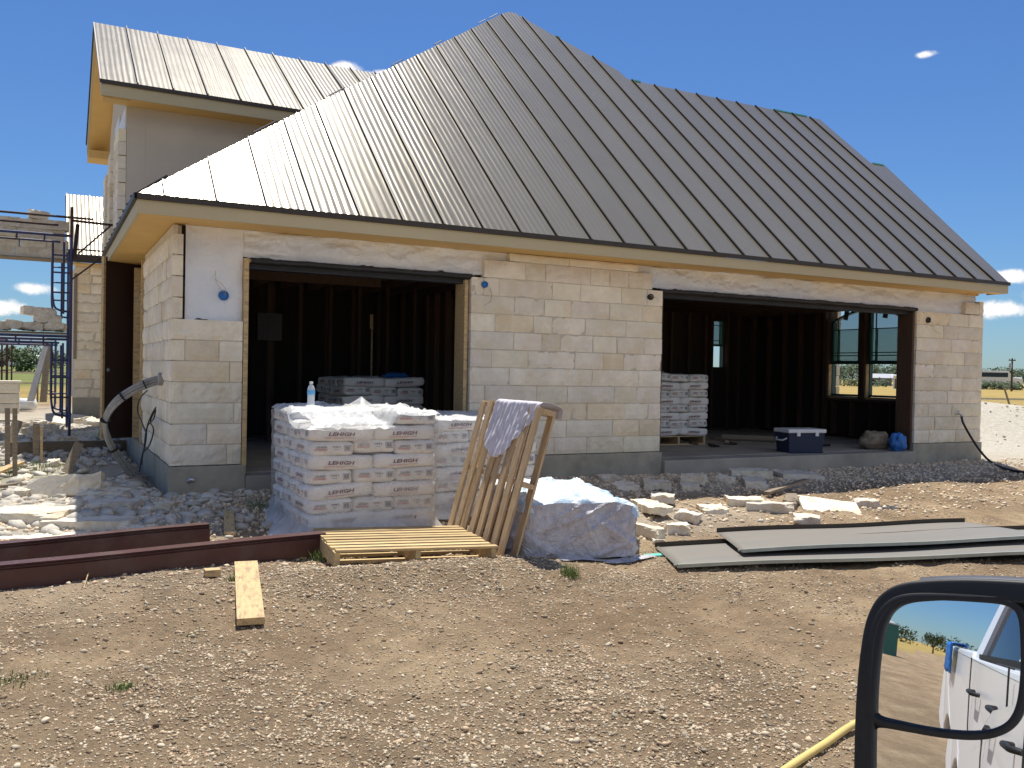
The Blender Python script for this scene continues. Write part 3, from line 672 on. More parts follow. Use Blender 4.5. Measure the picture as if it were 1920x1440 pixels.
# inner partition between the bays with studs
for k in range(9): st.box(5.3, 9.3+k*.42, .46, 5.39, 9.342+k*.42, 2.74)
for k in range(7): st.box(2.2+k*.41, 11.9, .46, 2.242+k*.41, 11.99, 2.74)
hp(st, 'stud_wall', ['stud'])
# joists and a few hanging wires
jo = MB(); x = 1.4
while x < 12.3: jo.box(x, 8.95, 2.60, x+.04, 13.15, 2.748); x += .41
jo.box(1.3, 10.3, 2.45, 3.6, 10.34, 2.58)
hp(jo, 'ceiling_joist', ['stud'])
bb = MB(); bb.box(2.05, 9.9, 1.75, 2.32, 10.0, 2.05); hp(bb, 'junction_panel', ['dark'], .004)
# pale square post leaning by the inner stacks (measuring staff)
# windows -----------------------------------------------------------
def win_unit(y0, y1, z0, zmid, z1, arch, X=XRI+.03):
    fr = MB(); t = .035
    def arcz(y): return z1-(0 if not arch else .22*((y-(bw1+bw0)/2)/((bw1-bw0)/2))**2)
    fr.box(X, y0, z0, X+.07, y0+t, arcz(y0)); fr.box(X, y1-t, z0, X+.07, y1, arcz(y1)); fr.box(X, y0, z0, X+.07, y1, z0+t)
    fr.box(X-.005, y0+t, zmid-.03, X+.06, y1-t, zmid+.03)
    n = 8
    for k in range(n):
        a = y0+(y1-y0)*k/n; b_ = y0+(y1-y0)*(k+1)/n; za, zb = arcz(a), arcz(b_)
        fr.prism([(X, a, za-t), (X, b_, zb-t), (X, b_, zb), (X, a, za)], (.07, 0, 0))
    win = hp(fr, 'window', ['window_teal'])
    mu = MB()
    for yy in (y0+.12, y1-.12):
        mu.box(X+.02, yy-.007, zmid+.03, X+.04, yy+.007, arcz(yy)-t); mu.box(X+.02, yy-.035, zmid+.03, X+.04, yy-.024, zmid+(z1-zmid)*.62)
    for zz in (zmid+.12, zmid+(z1-zmid)*.62, zmid+.17): mu.box(X+.021, y0+t, zz-.008, X+.041, y1-t, zz+.008)
    hp(mu, 'muntin', ['window_teal'], parent=win)
    gl = MB(); zc = zmid+(z1-zmid)*.62
    gl.box(X+.028, y0+t, zmid+.03, X+.032, y1-t, zc); hp(gl, 'filmed_pane', ['glassfilm'], parent=win, label='green filmed window pane with scuffed protective film')
    gl = MB(); pl = [(X+.028, y0+t, zc)]+[(X+.028, y1-t, zc)]+[(X+.028, y1-t-(y1-y0-2*t)*k/6, arcz(y1-t-(y1-y0-2*t)*k/6)-t) for k in range(7)]
    gl.prism(pl, (.004, 0, 0)); hp(gl, 'pane', ['glass'], parent=win)
    sk = MB(); ym = (y0+y1)/2+.05; T = Matrix.Translation((X+.022, ym, zc+.27)) @ Matrix.Rotation(.18, 4, 'X'); sk.box(-.002, -.05, -.10, .002, .05, .10, 0, T); hp(sk, 'sticker', ['sticker'], parent=win)
    return win
ym = 10.62
win_unit(bw0+.03, ym-.06, 1.14, 1.73, 2.66, True); win_unit(ym+.06, bw1-.03, 1.14, 1.73, 2.66, True)
ml = MB(); ml.box(XRI-.08, ym-.055, bz0, XRI+.11, ym+.055, 2.68); ml.box(XRI-.08, bw0-.002, bz0, XRI+.11, bw0+.028, 2.5); ml.box(XRI-.08, bw1-.028, bz0, XRI+.11, bw1, 2.5)
hp(ml, 'window_post', ['stud'])
ml = MB(); ml.box(XRI-.02, bw0, bz0-.001, XRI+.3, bw1, bz0+.035); hp(ml, 'window_sill', ['lumber'])
ml = MB(); ml.box(XRI-.05, bw1-.055, bz0+.036, XRI+.02, bw1-.03, 1.7); ml.box(XRI-.05, ym-.085, bz0+.036, XRI+.02, ym-.057, 1.7); hp(ml, 'window_trim', ['lumber'])
# small window in the back wall
fr = MB(); t = .022; Yw = YB+.0
fr.box(wx0, Yw, wz0, wx0+t, Yw+.1, wz1); fr.box(wx1-t, Yw, wz0, wx1, Yw+.1, wz1); fr.box(wx0, Yw, wz0, wx1, Yw+.1, wz0+t); fr.box(wx0, Yw, wz1-t, wx1, Yw+.1, wz1); fr.box(wx0, Yw+.02, 2.02, wx1, Yw+.07, 2.06)
for xx in (wx0+.08, wx1-.08): fr.box(xx-.006, Yw+.03, 2.06, xx+.006, Yw+.05, wz1-t)
for zz in (2.13, wz1-.1): fr.box(wx0+t, Yw+.031, zz-.006, wx1-t, Yw+.051, zz+.006)
wn_ = hp(fr, 'window', ['window_teal'], label='small narrow window in the back wall of the garage')
gl = MB(); gl.box(wx0+t, Yw+.04, 2.06, wx1-t, Yw+.044, wz1-t); hp(gl, 'filmed_pane', ['glassfilm'], parent=wn_)

# roof --------------------------------------------------------------
PR = .9; EY, EZ = 8.30, 2.93
def rp(x, y, d=0): n = Vector((0, -PR, 1)).normalized(); return Vector((x, y, EZ+PR*(y-EY)))+n*d
outline = [(.68, 8.30), (12.77, 8.30), (12.92, 9.53), (13.10, 10.85), (12.73, 10.85), (12.69, 12.0), (8.62, 12.0), (8.36, 12.02), (8.31, 12.23), (7.44, 13.02), (7.01, 13.46), (6.88, 13.44), (6.71, 13.32), (2.75, 10.05)]
rf = MB()
rf.prism([rp(*p) for p in outline], (0, 0, -.02))
def topY(x):
    ys = []; n = len(outline)
    for i in range(n):
        a, b_ = outline[i], outline[(i+1) % n]
        if (a[0]-x)*(b_[0]-x) < 0: ys.append(a[1]+(b_[1]-a[1])*(x-a[0])/(b_[0]-a[0]))
    return max(ys) if ys else None
ribs = MB(); k = 0
nrm = Vector((0, -PR, 1)).normalized()
while True:
    x = .91+.4425*k; k += 1
    if x > 12.6: break
    ty = topY(x)
    if ty is None: continue
    a = rp(x, EY-.012, .012); b_ = rp(x, ty-.01, .012)
    ribs.bar(a, b_, .017, .024, 0, up=nrm)
o_roof = hp(rf, 'roof', ['roof'])
hp(ribs, 'standing_seam', ['drip'], parent=o_roof)  # seams take the darker drip colour to paint in their shadowed look
# left hip plane (steep, seen edge on), right and back planes
lf = MB(); A = Vector((.68, 8.30, EZ)); AP = rp(6.71, 13.32); 
lf.prism([A-Vector((0, 0, .004)), AP-Vector((0, 0, .03)), Vector((.68, 13.36, EZ-.004))], (0, 0, -.02))
# rib ends poking past the left eave
y = 8.62
while y < 13.3:
    p = Vector((.66, y, EZ+.012)); l_ = min(.5, (y-8.30)*1.15-.06); q_ = Vector((.66+l_, y, EZ+.012+l_*.74)); lf.bar(p, q_, .016, .036, 0, up=(-.6, 0, 1)); y += .4425
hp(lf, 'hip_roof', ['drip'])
bk = MB()
bk.prism([rp(8.36, 11.98)+Vector((0, 0, -.03)), rp(12.69, 11.98)+Vector((0, 0, -.03)), Vector((12.7, 15.7, 2.93)), Vector((8.3, 15.7, 2.93))], (0, 0, -.02))
bk.prism([rp(6.95, 13.42)+Vector((0, 0, -.03)), rp(8.36, 12.0)+Vector((0, 0, -.03)), Vector((12.0, 17.4, 2.9)), Vector((7.2, 17.4, 4.2))], (0, 0, -.02))
bk.prism([rp(12.7, 10.83)+Vector((0, 0, -.03)), rp(13.08, 10.83)+Vector((0, 0, -.03)), Vector((13.1, 13.4, 2.93)), Vector((12.7, 13.4, 2.93))], (0, 0, -.02))
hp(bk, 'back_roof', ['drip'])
gb = MB(); gb.prism([(XR-.02, 8.75, 2.76), (XR-.02, 13.3, 2.76), (XR-.02, 13.3, 4.9), (XR-.02, 12.0, 6.15), (XR-.02, 8.75, 3.2)], (-.05, 0, 0)); hp(gb, 'gable_end', ['stucco'])
# ridge scraps: loose cap ends, teal underlayment and a paper cup shape at the ridge
rc = MB()
for t0, t1 in ((.20, .245), (.37, .41), (.55, .585), (.70, .73), (.89, .925), (.94, .985)):
    h0 = Vector((.68, 8.30, EZ)); h1 = rp(2.75, 10.05) if t0 < .34 else None; hh = lambda t: h0+(rp(6.71, 13.32)-h0)*t
    rc.bar(hh(t0)+Vector((-.02, .03, .03)), hh(t1)+Vector((-.02, .03, .035)), .03, .008, 0); hp(rc, 'hip_cap_strip', ['drip'], parent=o_roof); rc = MB()
if 0: hp(rc, 'hip_cap_strip', ['drip'], parent=o_roof)
rc = MB()
for x0, x1, y_ in ((11.55, 12.35, 12.0), (12.78, 13.04, 10.85), (8.42, 8.60, 12.0), (7.52, 7.6, 12.93)): rc = MB(); rc.box(x0, y_-.02, EZ+PR*(y_-EY)-.01, x1, y_+.02, EZ+PR*(y_-EY)+.012); hp(rc, 'underlayment', ['teal'], parent=o_roof)
if 0: hp(rc, 'underlayment', ['teal'], parent=o_roof)

# eaves: drip edge, fascia, soffit, brow board
e = MB(); e.box(.665, EY-.028, EZ-.045, 12.765, EY-.002, EZ+.004); e.box(.655, EY-.028, EZ-.045, .68, 13.35, EZ+.004); hp(e, 'drip_edge', ['drip'])
e = MB(); e.box(.685, EY+.0, EZ-.165, 12.755, EY+.03, EZ-.046); e.box(.685, EY+.031, EZ-.165, .715, 13.3, EZ-.046); e.box(12.725, EY+.031, EZ-.165, 12.755, EY+.33, EZ-.046); hp(e, 'fascia', ['fascia'], .002)
e = MB(); e.box(.716, EY+.031, EZ-.163, 12.50, YF+.08, EZ-.15); e.box(.716, YF+.081, EZ-.163, XL+.12, 13.3, EZ-.15)
e.box(12.50, EY+.031, EZ-.163, 12.72, EY+.20, EZ-.15); e.box(12.3, EY+.34, EZ-.19, 12.55, YF-.02, EZ-.166)
hp(e, 'soffit', ['soffit'], .001)

# upper storey ------------------------------------------------------
UE, UZ, UX = 13.53, 5.38, .64; RY, RZ = 15.82, 6.94; BY, BZ = 18.4, 5.58
su = (RZ-UZ)/(RY-UE)
ur = MB(); x1u = 9.0
ur.prism([(UX, UE, UZ), (x1u, UE, UZ), (x1u, RY, RZ), (UX, RY, RZ)], (0, 0, -.02))
nu_ = Vector((0, -su, 1)).normalized(); k = 0
urr = MB()
while UX+.44*(k+1) < x1u:
    x = UX+.47*(k+1); k += 1; urr.bar(Vector((x, UE-.01, UZ))+nu_*.016, Vector((x, RY+.02, RZ+.015))+nu_*.016, .014, .032, 0, up=nu_)
o_u = hp(ur, 'upper_roof', ['roof']); hp(urr, 'standing_seam', ['roof'], parent=o_u)
ub = MB(); ub.prism([(UX, RY, RZ-.02), (x1u, RY, RZ-.02), (x1u, BY, BZ), (UX, BY, BZ)], (0, 0, -.02)); hp(ub, 'upper_back_roof', ['drip'])
e = MB(); e.box(UX, UE-.03, UZ-.05, x1u, UE-.002, UZ+.003)
for (ya, za), (yb, zb) in (((UE-.03, UZ), (RY, RZ)), ((RY, RZ), (BY, BZ))): e.prism([(UX-.02, ya, za-.05), (UX-.02, yb, zb-.05), (UX-.02, yb, zb+.003), (UX-.02, ya, za+.003)], (.019, 0, 0))
hp(e, 'upper_drip_edge', ['drip'])
e = MB(); e.box(UX+.002, UE+.0, UZ-.21, x1u, UE+.03, UZ-.051)
for (ya, za), (yb, zb) in (((UE+.031, UZ), (RY, RZ)), ((RY, RZ), (BY-.02, BZ))): e.prism([(UX+.001, ya, za-.22), (UX+.001, yb, zb-.25), (UX+.001, yb, zb-.052), (UX+.001, ya, za-.052)], (.03, 0, 0))
hp(e, 'upper_fascia', ['fascia'])
UW = 13.93; UXW = 1.0
e = MB(); e.box(UX+.035, UE+.031, UZ-.205, x1u, UW-.002, UZ-.19)
# raked soffit of the gable overhang and boxed return at the back eave
e.prism([(UX+.032, UE+.04, UZ-.20), (UX+.032, RY, RZ-.23), (UX+.032, BY-.05, BZ-.2), (UX+.032, BY-.05, BZ-.23), (UX+.032, RY, RZ-.26), (UX+.032, UE+.04, UZ-.23)], (.34, 0, 0))
e.box(UX+.01, BY-.55, BZ-.38, UXW, BY-.02, BZ-.24)
hp(e, 'upper_soffit', ['soffit'])
e = MB(); e.prism([(UXW, UW, .3), (UXW, BY-.4, .3), (UXW, BY-.4, BZ-.2), (UXW, RY, RZ-.2), (UXW, UW, UZ-.19)], (.25, 0, 0)); e.box(UXW+.251, UW, .3, x1u, UW+.2, UZ-.19)
hp(e, 'stucco_wall', ['stucco'])
e = MB()
creased(e, 0, 1, 0, 1, 0)
e = MB(); e.box(UXW-.02, UW+.05, 4.85, UXW-.003, UW+1.3, UZ-.2); e.box(UXW-.02, UW+1.3, 4.3, UXW-.003, UW+2.2, 5.35)
hp(e, 'gable_house_wrap', ['wrapwall'])
e = MB()
def scol(y0, y1, z0, z1):
    z = z0; i = 0
    while z < z1-.05:
        zz = min(z+CH, z1); stone(e, y0+(.02 if i % 2 else 0), y1-(.0 if i % 2 else .03), z, zz, lambda u, d, z_: (UXW-.12-d, u, z_), .115); z = zz; i += 1
for q_ in ((UW+.0, UW+.85, 2.9, 4.85), (UW+1.75, UW+2.35, 2.6, 4.9), (UW+3.0, UW+3.6, .5, 4.75), (UW+.0, UW+1.7, .5, 2.9)):
    e = MB(); scol(*q_); hp(e, 'gable_stone', ['lime'])
# far wing at the left -----------------------------------------------
FE, FZ = 19.9, 3.66
e = MB(); e.prism([(.36, FE, FZ), (2.6, FE, FZ), (2.6, 21.5, 5.12), (.36, 21.5, 5.12)], (0, 0, -.02)); o_f = hp(e, 'far_roof', ['roof'])
e = MB(); 
for k in range(5): e.bar((.36+.45*k, FE, FZ+.015), (.36+.45*k, 21.5, 5.135), .014, .03, 0, up=(0, -.67, .74))
hp(e, 'standing_seam', ['roof'], parent=o_f)
e = MB(); e.box(.34, FE-.02, FZ-.16, 2.6, FE+.02, FZ-.01); e.prism([(.34, FE, FZ-.16), (.34, 21.5, 4.96), (.34, 21.5, 5.10), (.34, FE, FZ-.01)], (.02, 0, 0)); hp(e, 'far_fascia', ['drip'])
e = MB(); e.box(.36, FE+.021, FZ-.2, 2.6, FE+.35, FZ-.165); hp(e, 'far_soffit', ['soffit'])
e = MB(); FW = 20.25
for r in range(16):
    z0 = .75+CH*r; z1 = min(z0+CH, FZ-.2); x = .52
    if z0 > FZ-.25: break
    while x < 2.5:
        v = x+random.uniform(.25, .6); stone(e, x, v, z0, z1, lambda u, d, z_: (u, FW-d, z_)); x = v
hp(e, 'far_stone', ['lime'])
e = MB(); e.box(.53, FW+.008, .75, 2.6, FW+.2, FZ-.2); e.box(.54, FW+.201, .7, .62, 24, 3.6); hp(e, 'far_mortar', ['mortar'])
e = MB(); e.box(.5, FW-.02, .1, 2.6, FW+.3, .75); hp(e, 'far_foundation', ['concrete'])
e = MB(); e.box(.50, FW-.02, 1.55, .56, FW-.001, 3.3); hp(e, 'window_trim', ['greywood'])

# brown entry door, swung open on the side
da = math.radians(29.5); dvec = Vector((math.cos(da), math.sin(da), 0)); D0 = Vector((.64, 12.36, .50))
e = MB(); T = Matrix.Translation(D0) @ Matrix.Rotation(da, 4, 'Z'); e.box(0.031, 0, 0, .93, .045, 2.32, 0, T)
dr = hp(e, 'entry_door', ['door'], .002)
e = MB(); e.box(0, -.002, -.0, .03, .047, 2.32, 0, T); hp(e, 'door_edge', ['lumber'], parent=dr)
e = MB(); Tk = T @ Matrix.Translation((.085, -.004, .88)) @ Matrix.Rotation(PI/2, 4, 'X'); e.lathe((0, 0, 0), [(.0, .004), (.024, .004), (.027, 0), (.027, -.004)], 14, 0, Tk); hp(e, 'lock_plate', ['galv'], parent=dr)
e = MB(); e.box(1.0, 12.36, .45, 1.2, 12.41, 2.7); e.box(1.0, 11.40, .45, 1.14, 11.45, 2.7); hp(e, 'side_door_jamb', ['lumber'])

# round electrical boxes with loose wires
def jbox(x, z, Y, r, col, wires, name='electrical_box'):
    b = MB(); T = Matrix.Translation((x, Y, z)) @ Matrix.Rotation(PI/2, 4, 'X')
    b.lathe((0, 0, 0), [(r*.82, -.03), (r*.82, .018), (r*.98, .020), (r, .01), (r, -.03)], 20, 0, T)
    b.lathe((0, 0, 0), [(0, .004), (r*.82, .004)], 20, 1, T)
    o = hp(b, name, [col, col if col == 'bluepl' else 'blackrub'])
    wb = MB()
    for pts in wires: wb.tube([(x+a, Y-.03-c_, z+bz) for a, bz, c_ in pts], .0022, 5)
    hp(wb, 'loose_wire', ['rope'], parent=o)
jbox(1.49, 2.125, YF+.07, .048, 'bluepl', [[(-.08, .23, -.02), (-.075, .13, .0), (-.04, .06, .02), (0, .03, 0)], [(-.085, .15, 0), (-.03, .11, .03), (.01, .06, .02), (.01, .0, 0)]])
jbox(4.21, 2.395, YF+.0, .036, 'bluepl', [[(.05, -.03, 0), (.075, -.1, .01), (.06, -.18, .01), (.02, -.21, .01), (-.02, -.23, 0)], [(.05, -.03, 0), (.07, -.14, .02), (.04, -.2, .02)]])
jbox(6.43, 2.385, YF-.004, .036, 'blackrub', [[(-.02, .02, -.01), (.02, .0, .02), (.06, -.02, .02), (.09, -.05, .01)], [(.0, .02, 0), (-.02, -.01, .02), (.03, -.03, .02)]])
jbox(11.45, 2.33, YF-.004, .042, 'blackrub', [[(0, 0, 0), (.03, -.04, .02), (.05, -.12, .02), (.12, -.17, .02), (.25, -.20, .01)]])
e = MB(); e.tube([onX(274, 545, XL)+np.array([-.02, 0, 0]), onX(262, 548, XL-.1), onX(257, 566, XL-.12), onX(268, 580, XL-.06), onX(275, 585, XL-.01)], .006, 6); hp(e, 'loose_wire', ['conduit'])
e = MB(); e.tube([(1.18, YF-.02, .38), (1.20, YF-.05, .40), (1.23, YF-.04, .39)], .02, 8); hp(e, 'pipe_stub', ['galv'])
# hose bib
fb = Vector(onY(1792, 776, YF)); e = MB(); e.tube([fb+Vector((0, .04, 0)), fb+Vector((0, -.07, 0)), fb+Vector((.01, -.09, -.03))], .011, 8); e.tube([fb+Vector((0, -.05, 0)), fb+Vector((0, -.05, .04))], .006, 6)
e.tube([fb+Vector((-.035, -.05, .045)), fb+Vector((.035, -.05, .045))], .007, 6); hp(e, 'faucet', ['galv'])

# ------------------------------------------------------------------ MORTAR BAGS ON PALLETS
BA, BB_, BC = .270, .176, .0585
def bagsurf_y(x, z): return BB_*max(0, 1-abs(x/BA)**11-abs(z/BC)**5)**(1/11)
def bagsurf_x(y, z): return BA*max(0, 1-abs(y/BB_)**11-abs(z/BC)**5)**(1/11)
def bag_mesh(seed):
    b = MB(); n = (12, 9, 7)
    pts = {}; vs = []; fs = []
    def vert(p):
        k = tuple(round(c, 5) for c in p)
        if k not in pts:
            x, y, z = p; s_ = (abs(x)**7+abs(y)**7+abs(z)**4.2)
            lo, hi = 0, 2
            for _ in range(24):
                mid = (lo+hi)/2
                if abs(x*mid)**11+abs(y*mid)**11+abs(z*mid)**5 > 1: hi = mid
                else: lo = mid
            q = Vector((x*lo*BA, y*lo*BB_, z*lo*BC))
            q += Vector((x, y, z)).normalized()*.0055*mnoise.fractal(Vector((x*2.5+seed, y*2, z*1.2)), 1, 2, 3)
            q.z += .007*mnoise.noise(Vector((x*1.7+seed*3, y*1.4, 1)))
            pts[k] = len(vs); vs.append(q)
        return pts[k]
    for ax in range(3):
        u, v = [i for i in range(3) if i != ax]
        for sg in (-1, 1):
            for i in range(n[u]):
                for j in range(n[v]):
                    qd = []
                    for di, dj in ((0, 0), (1, 0), (1, 1), (0, 1)):
                        p = [0, 0, 0]; p[ax] = sg; p[u] = -1+2*(i+di)/n[u]; p[v] = -1+2*(j+dj)/n[v]; qd.append(vert(p))
                    flip = (sg > 0) != (ax == 1)
                    fs.append(tuple(qd) if flip else tuple(qd[::-1]))
    b.add(vs, fs, 0, True); return b.mesh('mortar_bag', ['bag'])
def text_geo(txt, size, shear=0, bold=.0):
    c = bpy.data.curves.new('lettering', 'FONT'); c.body = txt; c.size = size; c.align_x = 'CENTER'; c.align_y = 'CENTER'; c.shear = shear; c.offset = bold; c.resolution_u = 2
    o = bpy.data.objects.new('lettering', c); S.collection.objects.link(o)
    dg = bpy.context.evaluated_depsgraph_get(); me = bpy.data.meshes.new_from_object(o.evaluated_get(dg))
    vs = [tuple(v.co) for v in me.vertices]; fs = [tuple(p.vertices) for p in me.polygons]
    bpy.data.objects.remove(o); bpy.data.curves.remove(c); bpy.data.meshes.remove(me); return vs, fs
def quad(x0, z0, x1, z1): return [(x0, z0, 0), (x1, z0, 0), (x1, z1, 0), (x0, z1, 0)], [(0, 1, 2, 3)]
def flat2(mb, geo, P, ox, oz, sx=1, sz=1, mi=0):
    vs, fs = geo; mb.add([P(v[0]*sx+ox, v[1]*sz+oz) for v in vs], fs, mi)
tg_big = text_geo('LEHIGH', .049, .18, .0016); tg_small = text_geo('LEHIGH', .022, .18, .0005); tg_type = text_geo('TYPE S', .021, 0, .0005)
tg_l = text_geo('MASONRY CEMENT', .0105, 0, .0003)
P_side = lambda x, z: (x, -(bagsurf_y(x, z)+.0062), z)
P_end1 = lambda x, z: (bagsurf_x(x, z)+.0062, x, z)      # +x end, reading left to right from outside
P_end0 = lambda x, z: (-(bagsurf_x(-x, z)+.0062), -x, z)
def rectp(mb, P, x0, z0, x1, z1, mi, n=4):
    vs = []; 
    for i in range(n+1): vs += [P(x0+(x1-x0)*i/n, z0), P(x0+(x1-x0)*i/n, z1)]
    mb.add(vs, [(2*i, 2*i+2, 2*i+3, 2*i+1) for i in range(n)], mi)
lb = MB(); flat2(lb, tg_big, P_side, -.01, -.002, 1.25, .78, 0); rectp(lb, P_side, -.14, -.0305, .10, -.0275, 1, 8); rectp(lb, P_side, -.14, -.036, .02, -.0345, 1, 6)
me_side = lb.mesh('printed_name', ['ink', 'inkred'])
def endprint(P):
    lb = MB(); flat2(lb, tg_small, P, -.095, .012, 1.15, 1, 0); flat2(lb, tg_type, P, .025, .012, 1.1, 1, 2); rectp(lb, P, -.15, -.006, -.045, -.0015, 1); rectp(lb, P, -.15, -.0145, -.05, -.0105, 1); rectp(lb, P, .008, -.010, .042, -.0065, 2)
    x0, z0, x1, z1 = .088, -.020, .150, .026
    for q_ in ((x0, z0, x1, z0+.003), (x0, z1-.003, x1, z1), (x0, z0, x0+.003, z1), (x1-.003, z0, x1, z1)): rectp(lb, P, *q_, 2, 2)
    xx = x0+.010
    while xx < x1-.012:
        w_ = random.choice((.0022, .0035, .005)); rectp(lb, P, xx, z0+.007, xx+w_, z1-.007, 2, 1); xx += w_+random.choice((.0018, .003))
    return lb.mesh('end_print', ['inkgrey', 'inkred', 'inkgrey'])
me_e1, me_e0 = endprint(P_end1), endprint(P_end0)
bag_me = [bag_mesh(k*7.3+1) for k in range(5)]
ORD = ['lowest', 'second', 'third', 'fourth', 'fifth', 'sixth', 'seventh', 'eighth']
def bagthing(x, y, z, rz, label, group, full=True, tilt=0):
    r = empty('mortar_bag', (x, y, z), rz, label, 'bag', group); r.rotation_euler = (random.gauss(0, .014), random.gauss(-.018, .03)+tilt, rz+random.gauss(0, .018))
    link(random.choice(bag_me), 'sack', r)
    if full:
        link(me_side, 'printed_name', r); link(me_e1, 'end_print', r); link(me_e0, 'end_print', r)
    return r
def pallet(name, L, W, H, mat, nb, label, cat='pallet', stringer=3, bw=.085, seed=1, group=None):
    """deck boards run along local x; stringers run along y"""
    rs = random.Random(seed); r = empty(name, (0, 0, 0), 0, label, cat, group)
    for k in range(stringer):
        m_ = MB(); x = -L/2+.02+(L-.04)*k/(stringer-1); m_.box(x-.019, -W/2, .018, x+.019, W/2, H-.018); m_.build('stringer', mat, r, bev=.002)
    for k in range(nb):
        m_ = MB(); y = -W/2+bw/2+(W-bw)*k/(nb-1)+rs.uniform(-.006, .006); a = rs.uniform(-.008, .008); e_ = rs.uniform(-.012, .012)
        T = Matrix.Translation((e_, y, H-.009)) @ Matrix.Rotation(a, 4, 'Z'); wv = bw*rs.uniform(.88, 1.08)
        m_.box(-L/2, -wv/2, -.008, L/2, wv/2, .009, 0, T); m_.build('deck_board', mat, r, bev=.0015)
    for k in range(5):
        m_ = MB(); y = -W/2+bw/2+(W-bw)*k/4; m_.box(-L/2, y-bw/2, 0, L/2, y+bw/2, .0175); m_.build('bottom_board', mat, r, bev=.0015)
    return r
def shell(cx_, cy_, W, D, z0, ztop, seed, flare=.05, film=True, topfn=None):
    """stretch film: side skirt following the bulges of the bags, flared at the foot"""
    b = MB(); n = 120; nv = 34
    per = []
    c_ = .045
    import itertools
    x0, x1, y0, y1 = -W/2, W/2, -D/2, D/2
    tot = 2*(W+D)
    def pp(u):
        d = (u % 1)*tot
        if d < W: return (x0+d, y0), (0, -1)
        d -= W
        if d < D: return (x1, y0+d), (1, 0)
        d -= D
        if d < W: return (x1-d, y1), (0, 1)
        d -= W
        return (x0, y1-d), (-1, 0)
    def fn(u, v):
        (x, y), (nx_, ny_) = pp(u)
        z = z0+(ztop-z0)*v
        bulge = .010*abs(math.cos(PI*(z-z0)/.113*1.0))
        o = .018+bulge+.014*mnoise.fractal(Vector((x*4+seed, y*4, z*3)), 1, 2, 4)
        fl_ = flare*max(0, 1-(z-z0)/.22)**1.6*(.5+1.2*abs(mnoise.noise(Vector((x*2.3+seed, y*2.3, 0)))))
        top_in = -.05*max(0, (v-.97)/.03)
        o += fl_+top_in
        # soften corners
        kx = max(0, abs(x)-(W/2-.06))/.06; ky = max(0, abs(y)-(D/2-.06))/.06
        x2 = x+nx_*o; y2 = y+ny_*o
        if kx > 0 and ny_ != 0: y2 -= ny_*.03*kx*kx
        if ky > 0 and nx_ != 0: x2 -= nx_*.03*ky*ky
        zz = z+(.01*mnoise.noise(Vector((x*5, y*5, seed))) if v < .001 else 0)
        if topfn and v > .6: zz = min(zz, topfn(x, y)+.01) 
        return (cx_+x2, cy_+y2, zz)
    b.grid(fn, n, nv); return b
def topsheet(cx_, cy_, W, D, z, seed, topfn=None, amp=.02):
    b = MB()
    def fn(u, v):
        x = -W/2-.02+(W+.04)*u; y = -D/2-.02+(D+.04)*v
        zz = topfn(x, y) if topfn else z
        r_ = mnoise.fractal(Vector((x*3.5+seed, y*4.5, 0)), 1, 2.1, 4); rd = max(0, 1-abs(mnoise.noise(Vector((x*3+seed*2, y*5+x*2, 1))))*6)
        e = min(u, 1-u, v, 1-v); 
        return (cx_+x, cy_+y, zz+amp*r_+amp*1.1*rd*rd-.03*max(0, 1-e/.04))
    b.grid(fn, 70, 56); return b
PITCH = .113
def stack(cx_, cy_, z0, layers, key, skip=(), full=True, W=1.06, D=1.20, start=0):
    for k in range(layers):
        z = z0+BC*.985+k*PITCH
        endf = (k+start) % 2 == 1     # three bag ends to the front, then two rows of long bags; else the other way round
        nm = ORD[k] if k < 8 else 'top'
        y = cy_-D/2
        for row, cnt in (('front', 3), ('middle', 2), ('rear', 2)) if endf else (('front', 2), ('middle', 2), ('rear', 3)):
            ends = cnt == 3; dd = .54 if ends else .33
            for i in range(cnt):
                if (k, row, i) in skip: continue
                x = cx_-W/2+W/cnt*(i+.5)+random.uniform(-.008, .008)
                pos = ({3: ['left', 'middle', 'right'], 2: ['left', 'right']}[cnt])[i]
                lab = f"white mortar bag, {row} row {pos}, {nm} layer of the {key}"
                bagthing(x, y+dd/2+random.uniform(-.012, .010), z, (-PI/2 if ends else 0), lab, 'white mortar bags stacked on pallets', full)
            y += dd
AX, AY = 2.335, 7.36
pz = .065
def mkpal(x, y, z, seed, lab):
    p = pallet('pallet', 1.0, 1.17, .135, 'pallet', 8, lab, seed=seed); p.location = (x, y, z); return p
mkpal(AX, AY, pz, 3, 'wooden pallet under the nearest wrapped stack of white mortar bags')
skipA = {(7, 'front', 0), (7, 'front', 1)}
ZT = pz+.137+8*PITCH
stack(AX, AY, pz+.137, 8, 'nearest stack', skip=skipA)
def topA(x, y):
    hi = ZT+.012; lo = hi-PITCH
    t = sstep(.10, .20, np.array(x)) ; t2 = sstep(-.14, .02, np.array(y-.3*max(0, .0-x)*.3))
    return float(lo+(hi-lo)*max(t, t2))
f_ = shell(AX, AY, 1.07, 1.21, .06, ZT, 3, .19, topfn=topA).build('stretch_film', 'wrap'); tag(f_, 'clear stretch film wrapped round the nearest stack of mortar bags', 'plastic wrap', 'stretch film round the bag stacks')
f_ = topsheet(AX, AY, 1.07, 1.21, 0, 5, topA, .024).build('plastic_sheet', 'wraptop'); tag(f_, 'crumpled milky plastic sheet on top of the nearest bag stack', 'plastic sheet', 'milky sheets over the bag stacks')
